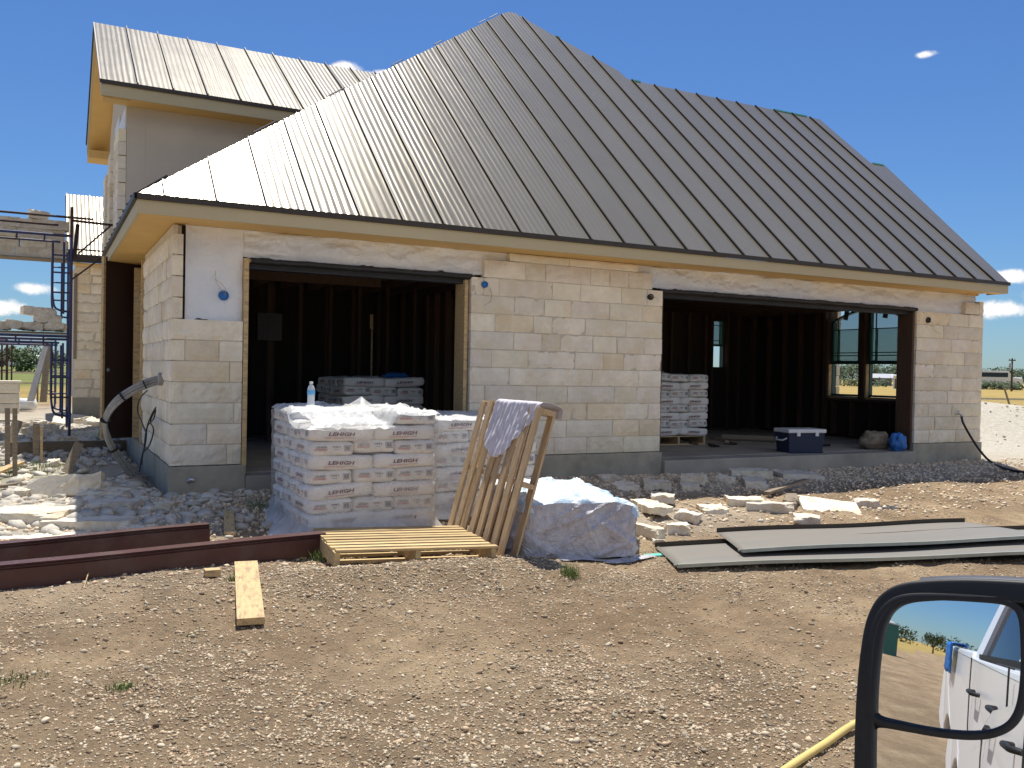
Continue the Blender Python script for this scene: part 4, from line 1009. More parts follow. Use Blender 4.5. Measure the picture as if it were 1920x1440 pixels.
# a flap of film thrown back over the front left corner, and a torn peak
b = MB()
def flap(u, v):
    x = AX-.5+.62*u; y = AY-.60+.42*v-.02*math.sin(u*5); z = ZT-PITCH+.03+.11*v*v*(1-.35*u)+.022*mnoise.fractal(Vector((u*4, v*3, 2)), 1, 2, 4)-.07*max(0, .16-v)/.16*(.4+.6*u)
    return (x+.02*math.sin(v*6), y, z)
b.grid(flap, 40, 24)
def peak(u, v):
    a = u*2*PI; r_ = .14*v*(1+.3*math.sin(a*3)); return (AX+.13+r_*math.cos(a), AY+.15+r_*.7*math.sin(a), ZT+.095*(1-v)**1.3+.01)
b.grid(peak, 16, 8); f_ = b.build('plastic_flap', 'wraptop'); tag(f_, 'torn flap and peak of milky plastic standing up on the nearest stack', 'plastic scrap')
CX_, CY_ = 3.66, 8.02
mkpal(CX_, CY_, .085, 5, 'wooden pallet under the bag stack between the nearest stack and the middle pier')
stack(CX_, CY_, .085+.137, 7, 'right hand outdoor stack', start=0)
ZC = .222+7*PITCH
f_ = shell(CX_, CY_, 1.07, 1.21, .12, ZC, 19, .12).build('stretch_film', 'wrap'); tag(f_, 'clear stretch film round the right hand outdoor bag stack behind the leaning pallet', 'plastic wrap', 'stretch film round the bag stacks')
f_ = topsheet(CX_, CY_, 1.07, 1.21, ZC+.012, 25, None, .018).build('plastic_sheet', 'wraptop'); tag(f_, 'smooth milky sheet covering the right hand outdoor bag stack', 'plastic sheet', 'milky sheets over the bag stacks')
mkpal(3.74, 11.08, .419, 6, 'pallet under the shaded bag stack inside the left bay')
stack(3.74, 11.08, .419+.137, 7, 'stack inside the left bay')
mkpal(8.30, 11.0, .419, 7, 'pallet under the shaded bag stack inside the right bay')
stack(8.30, 11.0, .419+.137, 8, 'stack inside the right bay')

# water bottle standing on the rear stack
bx, by, bz = 2.04, 7.60, ZT+.022
r = empty('water_bottle', (bx, by, bz), .4, 'clear plastic water bottle with a blue label standing on the wrapped bags', 'bottle')
b = MB(); b.lathe((0, 0, 0), [(0, 0), (.028, 0), (.032, .006), (.031, .018), (.0325, .03), (.030, .045), (.0325, .06), (.031, .075), (.0325, .085), (.0325, .135), (.030, .15), (.022, .168), (.013, .18), (.0125, .19)], 20); b.build('bottle_body', 'pet', r)
b = MB(); b.lathe((0, 0, 0), [(.0333, .092), (.0336, .093), (.0336, .133), (.0333, .134)], 20); b.build('label', 'label', r)
b = MB(); b.lathe((0, 0, 0), [(.0155, .186), (.0155, .204), (.013, .206), (0, .206)], 16); b.build('cap', 'whitepl', r)

# flat pallet on the ground
def G2(px, py, h): 
    z = .1
    for _ in range(20): p = onZ(px, py, z+h); z = g1(p[0], p[1])
    return p
c0, c1_, c2_, c3_ = [Vector(G2(*q_, .13)) for q_ in ((645, 1030), (921, 1022), (852, 980), (592, 994))]
d_ = ((c1_-c0)+(c2_-c3_)).normalized(); mid = (c0+c1_+c2_+c3_)/4
p = pallet('pallet', 1.16, .88, .135, 'newpallet', 9, 'yellow new wood pallet lying flat in front of the bag stacks', bw=.062, seed=11)
p.location = (mid.x, mid.y, g1(mid.x, mid.y)+.012); p.rotation_euler = (.0, .03, math.atan2(d_.y, d_.x)+.02)
# leaning pallet: long side on the ground along y, face turned towards -x
p = pallet('pallet', 1.16, 1.16, .135, 'pallet', 8, 'weathered pallet stood on edge and leaning against the covered pallet', bw=.092, seed=21)
la = math.radians(15)
# local x (boards) -> up and leaning to +x; local y -> along the ground; local z (face) -> towards -x
LU = Vector((math.sin(la), -.03, math.cos(la))).normalized(); LYv = Vector((-.06, -1, 0)).normalized(); LZ = LU.cross(LYv).normalized(); LYv = LZ.cross(LU)
if LZ.x > 0: LZ = -LZ; LYv = -LYv
Lbase = Vector((3.10, 6.27, .055)); Lc = Lbase+LU*.57
p.matrix_world = Matrix.Translation(Lc) @ Matrix((LU, LYv, LZ)).transposed().to_4x4()
# T-shirt hung over its top edge
b = MB()
def tee(u, v):
    # u along the edge (0 far end), v from behind the edge (0) over it to the hem (1)
    s_ = .17-.72*u
    L_ = (.34+.12*math.sin(min(1, u*1.6)*PI))*(1-.80*max(0, (u-.55)/.45)**1.2)
    bk_ = .04+.03*u
    t = v*(L_+bk_+.15)
    f = .012*math.sin(u*34+2*v)+.014*mnoise.fractal(Vector((u*5, v*3, 3)), 1, 2, 3)
    top = .58+.012
    sy = s_+.05*(v-.3)*(1-u)
    if t < bk_: q_ = (top-(bk_-t), .0, -.012-abs(f)*.6-.02)
    elif t < bk_+.15: w_ = (t-bk_)/.15; q_ = (top+.012+.012*math.sin(PI*w_)+abs(f)*.2, 0, -.02+.165*w_)
    else: q_ = (top-(t-bk_-.15), 0, .148+abs(f)*1.2)
    return Lc+LU*q_[0]+Vector((0, -1, 0))*(-sy)+LZ*q_[2]
b.grid(tee, 70, 60); o = b.build('t_shirt', 'cloth'); m_ = o.modifiers.new('thick', 'SOLIDIFY'); m_.thickness = .003
tag(o, 'white cotton shirt hung over the top edge of the leaning pallet', 'shirt')

# low covered pallet
rz = -.14; DC = Vector((3.70, 6.22, 0)); gzD = .045
p = pallet('pallet', 1.0, 1.06, .12, 'greywood', 6, 'grey pallet under the blue and mauve plastic cover', seed=31); p.location = (DC.x, DC.y, gzD); p.rotation_euler = (0, 0, rz)
b = MB()
def dfun(x, y):   # height of the covered load
    return .475+.045*sstep(-.5, .5, np.array(y))+.02*mnoise.noise(Vector((x*3, y*3, 8)))-.05*max(0, x-.25)/.25*1.0
Tm = Matrix.Translation((DC.x, DC.y, 0)) @ Matrix.Rotation(rz, 4, 'Z')
W_, D_ = .94, 1.08
def tarp_top(u, v):
    x = -W_/2-.015+(W_+.03)*u; y = -D_/2-.015+(D_+.03)*v; e = min(u, 1-u, v, 1-v)
    z = float(dfun(x, y))+.03*mnoise.fractal(Vector((x*3, y*3, 5)), 1, 2, 4)+.035*max(0, 1-6*abs(mnoise.noise(Vector((x*3, y*3+x, 2)))))-.06*max(0, 1-e/.09)**2
    if e == 0: z -= .05+.05*abs(mnoise.noise(Vector((x*5, y*5, 1))))
    return Tm @ Vector((x, y, z))
b.grid(tarp_top, 60, 60); o = b.build('plastic_cover', 'tarp'); tag(o, 'pale blue plastic sheet over the low pallet right of the leaning pallet', 'plastic cover')
b = MB()
def tarp_side(u, v):
    tot = 2*(W_+D_); d = (u % 1)*tot
    if d < W_: x, y, nx_, ny_ = -W_/2+d, -D_/2, 0, -1
    elif d < W_+D_: x, y, nx_, ny_ = W_/2, -D_/2+(d-W_), 1, 0
    elif d < 2*W_+D_: x, y, nx_, ny_ = W_/2-(d-W_-D_), D_/2, 0, 1
    else: x, y, nx_, ny_ = -W_/2, D_/2-(d-2*W_-D_), -1, 0
    zt = float(dfun(x, y))-.01
    z = zt+(.045-zt)*v
    o_ = .014+.032*mnoise.fractal(Vector((x*2.6+4, y*2.6, z*2.6+x*1.3)), 1, 2, 4)+.026*max(0, 1-4*abs(mnoise.noise(Vector((x*2.2+z*2.6, y*2.2, z*1.2)))))+.018*max(0, 1-6*abs(mnoise.noise(Vector((x*3-z*6, y*3, z*2+7)))))+.05*max(0, v-.75)/.25*abs(mnoise.noise(Vector((x*4, y*4, 9))))+.02*math.sin(PI*v)
    kx = max(0, abs(x)-(W_/2-.08))/.08; ky = max(0, abs(y)-(D_/2-.08))/.08
    x2 = x+nx_*o_; y2 = y+ny_*o_
    if ny_: y2 -= ny_*.04*kx**2
    if nx_: x2 -= nx_*.04*ky**2
    return Tm @ Vector((x2, y2, z))
b.grid(tarp_side, 220, 60); o = b.build('plastic_skirt', 'skirt'); tag(o, 'creased mauve plastic film round the sides of the low covered pallet', 'plastic wrap')
b = MB()
def trail(u, v):
    x = 3.35+.85*u; y = 5.60-.10*v+.02*math.sin(u*9); return (x, y, g1(x, y)+.012+.02*abs(mnoise.noise(Vector((x*8, y*12, 0))))*(1-.5*v))
b.grid(trail, 30, 6); o = b.build('plastic_scrap', 'skirt'); tag(o, 'loose end of plastic film trailing on the dirt below the covered pallet', 'plastic scrap')
b = MB(); T = Matrix.Translation((4.30, 5.62, g1(4.3, 5.62)+.012)) @ Matrix.Rotation(-.1, 4, 'Z'); b.box(-.12, -.04, 0, .12, .04, .006, 0, T); tag(b.build('plastic_scrap', 'teal'), 'small teal plastic strip poking out beside the grey metal sheets', 'plastic scrap')

# ------------------------------------------------------------------ METAL TRIM AND SHEETS
def trim(a, b_, h, dep, label):
    a, b_ = Vector(a), Vector(b_); d = (b_-a).normalized(); L = (b_-a).length; n = Vector((-d.y, d.x, 0)).normalized(); up = Vector((0, 0, 1))
    prof = [(0, 0), (0, h*.80), (.012, h*.83), (.012, h*.86), (.002, h*.885), (.002, h*.905), (.014, h*.93), (.014, h*.955), (.004, h), (dep, h), (dep, h*.5), (dep-.004, h*.5), (dep-.004, h-.005), (.018, h-.005), (.02, h*.92), (.018, h*.82), (.006, h*.78), (.006, .012), (.035, .012), (.035, 0)]
    m_ = MB(); nseg = 10; rings = []
    for k in range(nseg+1):
        o_ = a+d*(L*k/nseg)+n*(.008*math.sin(k*1.3))+up*(.006*math.sin(k*.9))
        rings.append([o_+n*q_[0]+up*q_[1] for q_ in prof])
    P_ = len(prof); vs = [v for rg in rings for v in rg]; fs = [(k*P_+i, (k+1)*P_+i, (k+1)*P_+(i+1) % P_, k*P_+(i+1) % P_) for k in range(nseg) for i in range(P_)]
    fs += [tuple(range(P_)), tuple(range(nseg*P_, nseg*P_+P_))[::-1]]
    m_.add(vs, fs); return tag(m_.build('metal_trim', 'brown'), label, 'metal trim', 'brown metal trims on the ground')
trim((-1.6, 6.10, .045), (1.83, 6.33, .085), .158, .12, 'longer brown metal trim, nearer one, ending at the flat pallet')
trim((-1.6, 6.62, .08), (1.10, 6.87, .115), .155, .10, 'shorter brown metal trim lying behind the longer one')
def sheet(bl, fl, fr, br, z0, z1, label, name='roof_sheet'):
    def fn(u, v):
        p = Vector(fl)*(1-u)*(1-v)+Vector(fr)*u*(1-v)+Vector(bl)*(1-u)*v+Vector(br)*u*v
        z = z0+(z1-z0)*u+.006*math.sin(u*9)+.004*math.sin(v*5+u*3)
        return Vector((p.x, p.y, z))
    r = empty(name, fn(.5, .5), 0, label, 'metal sheet', 'grey metal roof sheets on the ground'); o0 = Vector(r.location)
    b = MB(); b.grid(lambda u, v: fn(u, v)-o0, 30, 8); o = b.build('sheet', 'panel', r); m_ = o.modifiers.new('t', 'SOLIDIFY'); m_.thickness = .003
    b = MB()
    for k in range(30):
        a_, c_ = fn(k/30, 1)-o0, fn((k+1)/30, 1)-o0; b.bar(a_+Vector((0, 0, .018)), c_+Vector((0, 0, .018)), .006, .038)
    b.build('rear_lip', 'drip', r)
    b = MB()
    for k in range(30):
        a_, c_ = fn(k/30, 0)-o0, fn((k+1)/30, 0)-o0; b.bar(a_+Vector((0, 0, .012)), c_+Vector((0, 0, .012)), .022, .026); b.bar(a_+Vector((0, .045, .006)), c_+Vector((0, .045, .006)), .012, .012)
    b.build('front_lip', 'paneledge', r)
sheet((4.43, 5.84, 0), (4.10, 5.13, 0), (7.55, 4.30, 0), (8.35, 5.16, 0), .045, .035, 'lower grey metal roof sheet, the longer one nearest the truck mirror')
sheet((5.22, 6.0, 0), (4.80, 5.22, 0), (8.1, 4.62, 0), (7.9, 5.52, 0), .085, .075, 'upper grey metal roof sheet resting on the lower one')

# ------------------------------------------------------------------ LUMBER SCRAPS
def plank(a, b_, w_, t_, label, mat='lumber', name='plank', cat='plank', lift=0, grp='timber scraps'):
    a, b_ = Vector(a), Vector(b_); r = MB(); L = (b_-a).length
    r.box(0, -w_/2, 0, L, w_/2, t_); o = r.build(name, mat, bev=.002); d = (b_-a).normalized(); rr_ = Vector((0, 0, 1)).cross(d)
    if rr_.length < .01: rr_ = Vector((1, 0, 0))
    rr_.normalize(); u = d.cross(rr_)
    o.matrix_world = Matrix.Translation(a+Vector((0, 0, lift))) @ Matrix((d, rr_, u)).transposed().to_4x4(); return tag(o, label, cat, grp)
def gp(px, py, dz=0): p = G(px, py); return Vector((p[0], p[1], p[2]+dz))
pa, pb_ = gp(470, 1176, .012), gp(461, 1066, .012)
plank(pa, pb_, .148, .04, 'short thick yellow plank with mud on it in front of the brown trim')
plank(gp(383, 1082, .005), gp(412, 1080, .005), .075, .045, 'small sawn wood offcut beside the brown trim', name='wood_offcut')
plank(gp(430, 1006, .004), gp(429, 970, .03), .085, .03, 'short pale board end lying behind the brown trims', name='wood_offcut')
plank(gp(-60, 915, .02), gp(38, 880, .06), .09, .03, 'split yellow board lying at the left edge', name='wood_offcut')
plank(gp(-40, 925, .02), gp(30, 915, .02), .05, .03, 'dark narrow lath beneath the split board at the left edge', 'greywood', name='wood_offcut')
fb0, fb1 = gp(12, 860), gp(242, 852)
plank((fb0.x, fb0.y, fb0.z+.0), (fb1.x, fb1.y, fb1.z), .04, .20, 'long form board standing on edge left of the open door', 'greywood', name='form_board')
def stake(px, y0, y1, w_, label, mat='greywood', dx=0, yo=0):
    g_ = gp(px, y1); top = onY(px+dx, y0, g_.y+yo); r = MB(); r.bar(g_-Vector((0, 0, .08)), top, w_, w_*.6, up=(0, 1, 0)); return tag(r.build('stake', mat, bev=.002), label, 'stake', 'timber scraps')
stake(28, 765, 892, .045, 'thin upright grey stake at the left edge')
stake(14, 765, 880, .05, 'upright stake partly out of view at the far left', yo=.1)
stake(68, 795, 866, .07, 'stout dark upright stake before the form board')
stake(78, 800, 868, .028, 'thin pale upright stake beside the stout dark one', 'lumber')
stake(118, 832, 888, .09, 'grey board propped against the form board', dx=30, yo=.3)
stake(5, 790, 850, .12, 'brown board propped at an angle at the far left', dx=28, yo=.3)
plank(gp(1505, 875, .0), gp(1590, 872, .0), .09, .04, 'yellow board end lying against the slab edge of the right bay', name='wood_offcut')
plank(gp(1437, 932, .03), gp(1512, 918, .10), .07, .03, 'thin brown lath on the pile of cut blocks', 'greywood', name='wood_offcut')

# ------------------------------------------------------------------ CUT LIMESTONE BLOCKS
def block_mesh(lx, ly, lz, seed, rough=1.0):
    b = MB(); n = (13, 9, 6); pts = {}; vs = []; fs = []; rs = random.Random(seed)
    chips = [(Vector((rs.choice((-1, 1)), rs.choice((-1, 1)), rs.choice((-1, 1)))), rs.uniform(.1, .4)) for _ in range(3)]
    def vert(p):
        k = tuple(round(c, 4) for c in p)
        if k not in pts:
            v = Vector(p)
            q_ = Vector((v.x*lx/2, v.y*ly/2, v.z*lz/2)); e = sum(1 for c in v if abs(abs(c)-1) < .01)
            for c, r_ in chips:
                d = (v-c).length
                if d < r_*2.2: q_ *= 1-.16*rough*(1-d/(r_*2.2))
            f = mnoise.fractal(Vector((q_.x*10+seed, q_.y*10, q_.z*10)), .75, 2.1, 6)
            q_ += Vector((v.x, v.y, v.z)).normalized()*.010*rough*f*(1.6 if e > 1 else 1)
            if e > 1: q_ *= 1-.012*rs.random()
            pts[k] = len(vs); vs.append(q_)
        return pts[k]
    for ax in range(3):
        u, v = [i for i in range(3) if i != ax]
        for sg in (-1, 1):
            for i in range(n[u]):
                for j in range(n[v]):
                    qd = []
                    for di, dj in ((0, 0), (1, 0), (1, 1), (0, 1)):
                        p = [0, 0, 0]; p[ax] = sg; p[u] = -1+2*(i+di)/n[u]; p[v] = -1+2*(j+dj)/n[v]; qd.append(vert(p))
                    flip = (sg > 0) != (ax == 1); fs.append(tuple(qd) if flip else tuple(qd[::-1]))
    k = rs.uniform(.86, 1.06); b.ct = (k, k*rs.uniform(.975, 1), k*rs.uniform(.93, 1)); b.add(vs, fs, 0); return b
NB = [0]
def rubble(x0, y0, x1, y1, H, label, turn=0, tilt=(0, 0), mat='block', D=None, lift=0, group='cut limestone blocks on the ground', rough=1.5, name='limestone_block', cat='stone block'):
    NB[0] += 1; g_ = gp((x0+x1)/2, y1); dep = float((np.array(g_)-CAM) @ CF); sc = FPX/dep; wd = (x1-x0)/sc; vis = (y1-y0)/sc
    el = (CAM[2]-g_.z)/math.hypot(g_.x, g_.y)
    if D is None: D = min(.6, max(.10, (vis-H)/max(el, .08)))
    wd = max(.05, (wd-D*abs(math.sin(turn)))/max(.5, math.cos(turn)))
    c = g_+Vector((Fh[0], Fh[1], 0))*(D*.5*math.cos(turn)+wd*.5*abs(math.sin(turn)))
    o = block_mesh(wd, D, H, NB[0]*3.7, rough).build(name, mat)
    o.rotation_euler = (tilt[0], tilt[1], -yaw+turn); o.location = (c.x, c.y, g1(c.x, c.y)+H*.5*math.cos(tilt[0])-.022+lift+abs(math.sin(tilt[1]))*wd*.42+abs(math.sin(tilt[0]))*D*.42)
    return tag(o, label, cat, group)
R_ = rubble
R_(1181, 955, 1250, 1017, .13, 'big thick limestone block, nearest beside the covered pallet', turn=.55, tilt=(0, .0), D=.45)
R_(1195, 942, 1262, 976, .07, 'flat limestone slab behind the biggest block', turn=.2, lift=.03)
R_(1222, 930, 1274, 951, .07, 'limestone slab at the back left of the sunlit block pile', turn=-.2, lift=.05)
R_(1268, 950, 1322, 984, .09, 'tilted limestone block between the big block and the others', turn=-.5, tilt=(0, .12), D=.16)
R_(1250, 977, 1296, 1003, .10, 'squarish limestone block lying in front of the tilted one', turn=.1)
R_(1316, 942, 1370, 964, .07, 'rough pale limestone block in the middle of the sunlit pile', turn=.1)
R_(1368, 927, 1440, 951, .09, 'wide limestone block behind the long one', turn=-.1)
R_(1403, 938, 1493, 963, .10, 'long limestone block in front of the brown rock', turn=-.08)
R_(1493, 962, 1553, 988, .085, 'lone limestone block nearest the grey roof sheets', turn=-.25)
R_(1605, 931, 1653, 953, .10, 'limestone block at the right end behind the white slab', turn=-.1)
R_(1468, 928, 1524, 958, .10, 'brown stained rock beside the white slab', turn=-.4, mat='greywood', rough=2.2, name='brown_rock', cat='rock')
o = R_(1512, 935, 1632, 962, .035, 'large thin white slab tilted on the block pile', turn=-.12, D=.42, rough=.5, lift=.02); o.rotation_euler = (.22, .10, -yaw-.14)
R_(1225, 1006, 1248, 1022, .06, 'small white stone chunk at the foot of the biggest block', rough=1.6)
R_(1278, 886, 1339, 913, .11, 'tan rounded limestone lump in the shade near the slab edge', turn=-.3, rough=2)
R_(1280, 903, 1314, 921, .08, 'small square limestone block in the shade in front of the tan lump', turn=0)
R_(1345, 886, 1382, 907, .08, 'tilted grey limestone wedge in the shade', turn=-.5, tilt=(0, .15), D=.14)
R_(1373, 875, 1451, 896, .10, 'long flat limestone block in the shade below the cooler', turn=-.05)
R_(1400, 893, 1452, 919, .09, 'stepped limestone block at the edge of the shade', turn=-.15)
R_(1465, 883, 1548, 902, .07, 'wide thin limestone slab in the shade right of the others', turn=.05)
R_(1209, 898, 1264, 921, .08, 'limestone block in the shade behind the covered pallet', turn=-.1)
R_(1149, 901, 1200, 921, .06, 'flat limestone block in the shade just beyond the covered pallet', turn=.1)
R_(1118, 888, 1165, 902, .06, 'limestone block in the shade against the pier footing', turn=.3)
R_(1654, 945, 1688, 955, .03, 'black crumpled scrap lying right of the white blocks', mat='felt', rough=2, name='black_scrap', cat='scrap')
# left side
R_(66, 952, 232, 997, .075, 'long sawn limestone slab half in the shade, left of the corner', turn=.10, D=.26, rough=.6)
R_(-40, 945, 103, 984, .09, 'sunlit limestone slab at the left edge behind the trims', turn=.06)
o = R_(48, 884, 177, 936, .20, 'big rough limestone slab stood up at the left of the conduits', turn=.22, D=.13, rough=1.8); o.rotation_euler = (-.35, -.10, -yaw+.22)
R_(-20, 997, 147, 1021, .04, 'flat broken limestone sheet just behind the shorter trim', turn=.1, rough=1.6)
R_(153, 932, 243, 957, .07, 'limestone slab in the shade behind the long sawn one', turn=.05)
R_(134, 912, 227, 936, .07, 'limestone block with a sunlit left end beside the big rough slab', turn=.12, rough=1.5)
R_(210, 984, 263, 1004, .07, 'bright white limestone lump peeping over the shorter trim', turn=.3, rough=2)
R_(273, 938, 318, 957, .05, 'angular flat limestone piece in the shade near the corner footing', turn=.2, rough=1.8)
R_(312, 918, 357, 933, .06, 'limestone piece lying against the corner footing', turn=-.1, rough=1.6)
R_(375, 922, 393, 938, .06, 'small upright limestone piece by the left pier footing', rough=1.5)
R_(244, 952, 276, 972, .04, 'flat limestone flake beside the right end of the sawn slab', turn=.5, rough=2)
R_(262, 962, 300, 980, .035, 'rounded flat limestone flake in the shade behind the shorter trim', turn=-.2, rough=2)
R_(72, 857, 105, 876, .09, 'white limestone lump at the foot of the pale stake', turn=.4, rough=2)
R_(17, 888, 50, 908, .08, 'grey limestone lump near the split board', turn=.3, rough=2)
R_(22, 914, 50, 937, .10, 'white limestone chunk left of the big rough slab', turn=.2, rough=2)
R_(90, 817, 126, 832, .10, 'limestone block lying behind the form board', turn=.1)
R_(77, 796, 106, 812, .14, 'tan limestone block near the scaffold foot', turn=.1)
rs = random.Random(5)
for k in range(34):
    x = rs.uniform(-2.0, 1.6); y = rs.uniform(14.2, 19.5)
    if -.1 < x < .55 and 14.7 < y < 15.3: continue
    L_ = rs.uniform(.2, .5); H_ = rs.uniform(.08, .16); o = block_mesh(L_, rs.uniform(.15, .3), H_, k*5.1+300, 1.8).build('limestone_block', 'block')
    o.location = (x, y, g1(x, y)+H_*.4); o.rotation_euler = (rs.uniform(-.2, .2), rs.uniform(-.2, .2), rs.uniform(0, PI)); tag(o, ('large' if L_ > .4 else 'medium' if L_ > .3 else 'small')+' tumbled limestone block '+('near the scaffold foot' if x > -.1 else 'left of the scaffold') + (' just beyond the form board' if y < 15.6 else ' in the middle of the sunlit rubble' if y < 17.6 else ' close to the far wing'), 'stone block', 'rubble blocks round the scaffold')

# ------------------------------------------------------------------ CONDUITS, CABLES, HOSES
def curve_pts(P, n=8):
    P = [Vector(p) for p in P]; out_ = []
    for i in range(len(P)-1):
        p0, p1, p2, p3 = P[max(i-1, 0)], P[i], P[i+1], P[min(i+2, len(P)-1)]
        for k in range(n):
            t = k/n; out_.append(.5*((2*p1)+(-p0+p2)*t+(2*p0-5*p1+4*p2-p3)*t*t+(-p0+3*p1-3*p2+p3)*t**3))
    out_.append(P[-1]); return out_
base = [onY(302, 712, 9.50), onY(282, 717, 9.52), onY(252, 730, 9.56), onY(222, 750, 9.62), onY(202, 775, 9.70), onY(197, 800, 9.78), onY(206, 830, 9.86), onY(226, 862, 9.95), onY(246, 890, 10.02)]
r = empty('electrical_conduit', tuple(base[-1]), 0, 'bundle of grey conduits curving from the corner of the wall into the rubble', 'conduit')
for k in range(9):
    a = 2*PI*k/8; rr_ = .034 if k < 8 else 0; b = MB(); pts = []
    for i, p in enumerate(curve_pts(base, 6)):
        t = i/48; off = Vector((.3*math.cos(a+t*1.2), -math.cos(a+t*1.2)*.4, math.sin(a+t*1.2)))*rr_*(1+.5*t)
        pts.append(p+off-Vector(base[-1]))
    pts += [pts[-1]+Vector((random.uniform(-.06, .2), random.uniform(-.2, .1), -.12))]
    b.tube(pts, .0125, 6); b.build('conduit_tube', 'conduit', r)
b = MB()
for k, i in enumerate((8, 16, 27, 38)):
    p = curve_pts(base, 6)[i]-Vector(base[-1]); q_ = curve_pts(base, 6)[i+1]-Vector(base[-1]); b.tube([p, p+(q_-p)*.35], .047+.006*k/2, 10); b.build('cable_tie', 'blackpl', r); b = MB()
b = MB(); p = Vector(onX(303, 711, XL-.01)); b.tube([p+Vector((-.03, 0, 0)), p+Vector((.02, 0, 0))], .065, 14); b.build('conduit_collar', 'conduit', r, loc=-Vector(base[-1]))
r = empty('loose_cable', tuple(onX(280, 870, XL-.1)), 0, 'tangle of thin dark cables hanging by the stone corner beside the open door', 'cable'); o0 = Vector(r.location)
for P_ in (((292, 764), (284, 778), (276, 800), (273, 830), (265, 860), (262, 885)), ((290, 770), (282, 790), (288, 806), (280, 835), (268, 850), (266, 872)), ((276, 732), (262, 748), (258, 770), (266, 792), (274, 812)), ((292, 768), (288, 785), (276, 800), (272, 822), (270, 845))):
    b = MB(); b.tube(curve_pts([Vector(onX(x, y, XL-.06-.02*i))-o0 for i, (x, y) in enumerate(P_)], 5), .007, 5); b.build('cable_strand', 'blackpl', r)
r = MB()
for k in range(14):
    c = gp(random.uniform(225, 290), random.uniform(868, 905)); a = random.uniform(0, PI); d = Vector((math.cos(a), math.sin(a), random.uniform(-.1, .5)))*random.uniform(.08, .22)
    r.tube(curve_pts([c-d, c+Vector((0, 0, .05)), c+d], 4), .008, 5)
tag(r.build('conduit_offcuts', 'conduit'), 'scatter of bent grey conduit ends at the foot of the bundle', 'conduit', kind='stuff')
r = empty('garden_hose', tuple(fb), 0, 'black rubber hose running from the wall faucet down to the ground at the right', 'hose')
P_ = [fb+Vector((.01, -.09, -.03)), onY(1806, 793, YF-.14), onY(1822, 822, YF-.20), onY(1840, 848, YF-.28), onY(1858, 866, YF-.38), gp(1885, 881, .02), gp(1922, 888, .02), gp(1990, 889, .02)]
b = MB(); b.tube(curve_pts([Vector(p)-fb for p in P_], 8), .017, 8); b.build('hose', 'blackrub', r)
b = MB(); b.tube([Vector((.0, -.08, -.02)), Vector((.02, -.10, -.05))], .022, 8); b.build('coupling', 'galv', r)
b = MB(); b.tube(curve_pts([gp(1360, 1530, .02), gp(1490, 1440, .018), gp(1548, 1402, .018), gp(1606, 1368, .03), gp(1700, 1322, .02), gp(1850, 1262, .02), gp(2000, 1230, .02)], 8), .016, 10)
tag(b.build('yellow_hose', 'hose'), 'pale yellow hose lying on the dirt and passing behind the truck mirror', 'hose')
b = MB(); b.tube(curve_pts([gp(470, 1094, .0), gp(495, 1078, .03), gp(504, 1066, .05), (gp(500, 1056, .06))], 5), .004, 4)
b = MB(); b.tube(curve_pts([gp(157, 1103, .0), Vector(gp(165, 1088, .04)), Vector(gp(170, 1080, .06))], 5), .004, 5); tag(b.build('dry_twig', 'lumber'), 'thin dry twig in front of the longer brown trim', 'twig')

# ------------------------------------------------------------------ THINGS INSIDE THE BAYS
zf = .419
def at(px, py, z=zf): return Vector(onZ(px, py, z))
cp = at(1511, 849)
r = empty('cooler', tuple(cp), -.20, 'navy blue cooler with a white lid at the edge of the slab', 'cooler')
b = MB(); b.prism([(-.27, -.02, 0), (.27, -.02, 0), (.27, .30, 0), (-.27, .30, 0)], (0, 0, .02)); b.add([(-.265, 0, .02), (.265, 0, .02), (.265, .30, .02), (-.265, .30, .02), (-.285, -.02, .27), (.285, -.02, .27), (.285, .32, .27), (-.285, .32, .27)], [(0, 1, 5, 4), (1, 2, 6, 5), (2, 3, 7, 6), (3, 0, 4, 7), (4, 5, 6, 7)]); b.build('cooler_body', 'navy', r, bev=.008)
b = MB(); b.box(-.30, -.035, .272, .30, .335, .325); b.build('lid', 'whitepl', r, bev=.012)
for x in (-.17, .12):
    b = MB(); b.box(x, -.045, .23, x+.05, -.024, .285); b.build('latch', 'whitepl', r, bev=.003)
b = MB(); b.tube([(-.29, .02, .2), (-.33, .06, .17), (-.33, .22, .17), (-.29, .26, .2)], .012, 6); b.build('handle', 'whitepl', r)
def lump(name, c, sx, sy, sz, mat, label, cat, seed, amp=.25, grp=None):
    b = MB()
    def fn(u, v):
        th = u*2*PI; ph = v*PI; d = Vector((math.cos(th)*math.sin(ph), math.sin(th)*math.sin(ph), math.cos(ph)))
        k = 1+amp*mnoise.fractal(d*1.8+Vector((seed, 0, 0)), 1, 2, 5)
        return Vector((c.x+d.x*sx*k, c.y+d.y*sy*k, c.z+sz*.8+max(-.8, d.z)*sz*k))
    b.grid(fn, 30, 18); return tag(b.build(name, mat), label, cat, grp)
p = at(1655, 843); lump('tool_bag', p+Vector((0, .14, 0)), .26, .15, .15, 'greywood', 'slumped brown canvas tool bag on the slab near the right jamb', 'bag', 2, .3)
p = at(1688, 845); lump('plastic_bag', p+Vector((.0, .05, 0)), .13, .10, .14, 'bluebag', 'crumpled bright blue plastic bag leaning on the tool bag', 'bag', 5, .35)
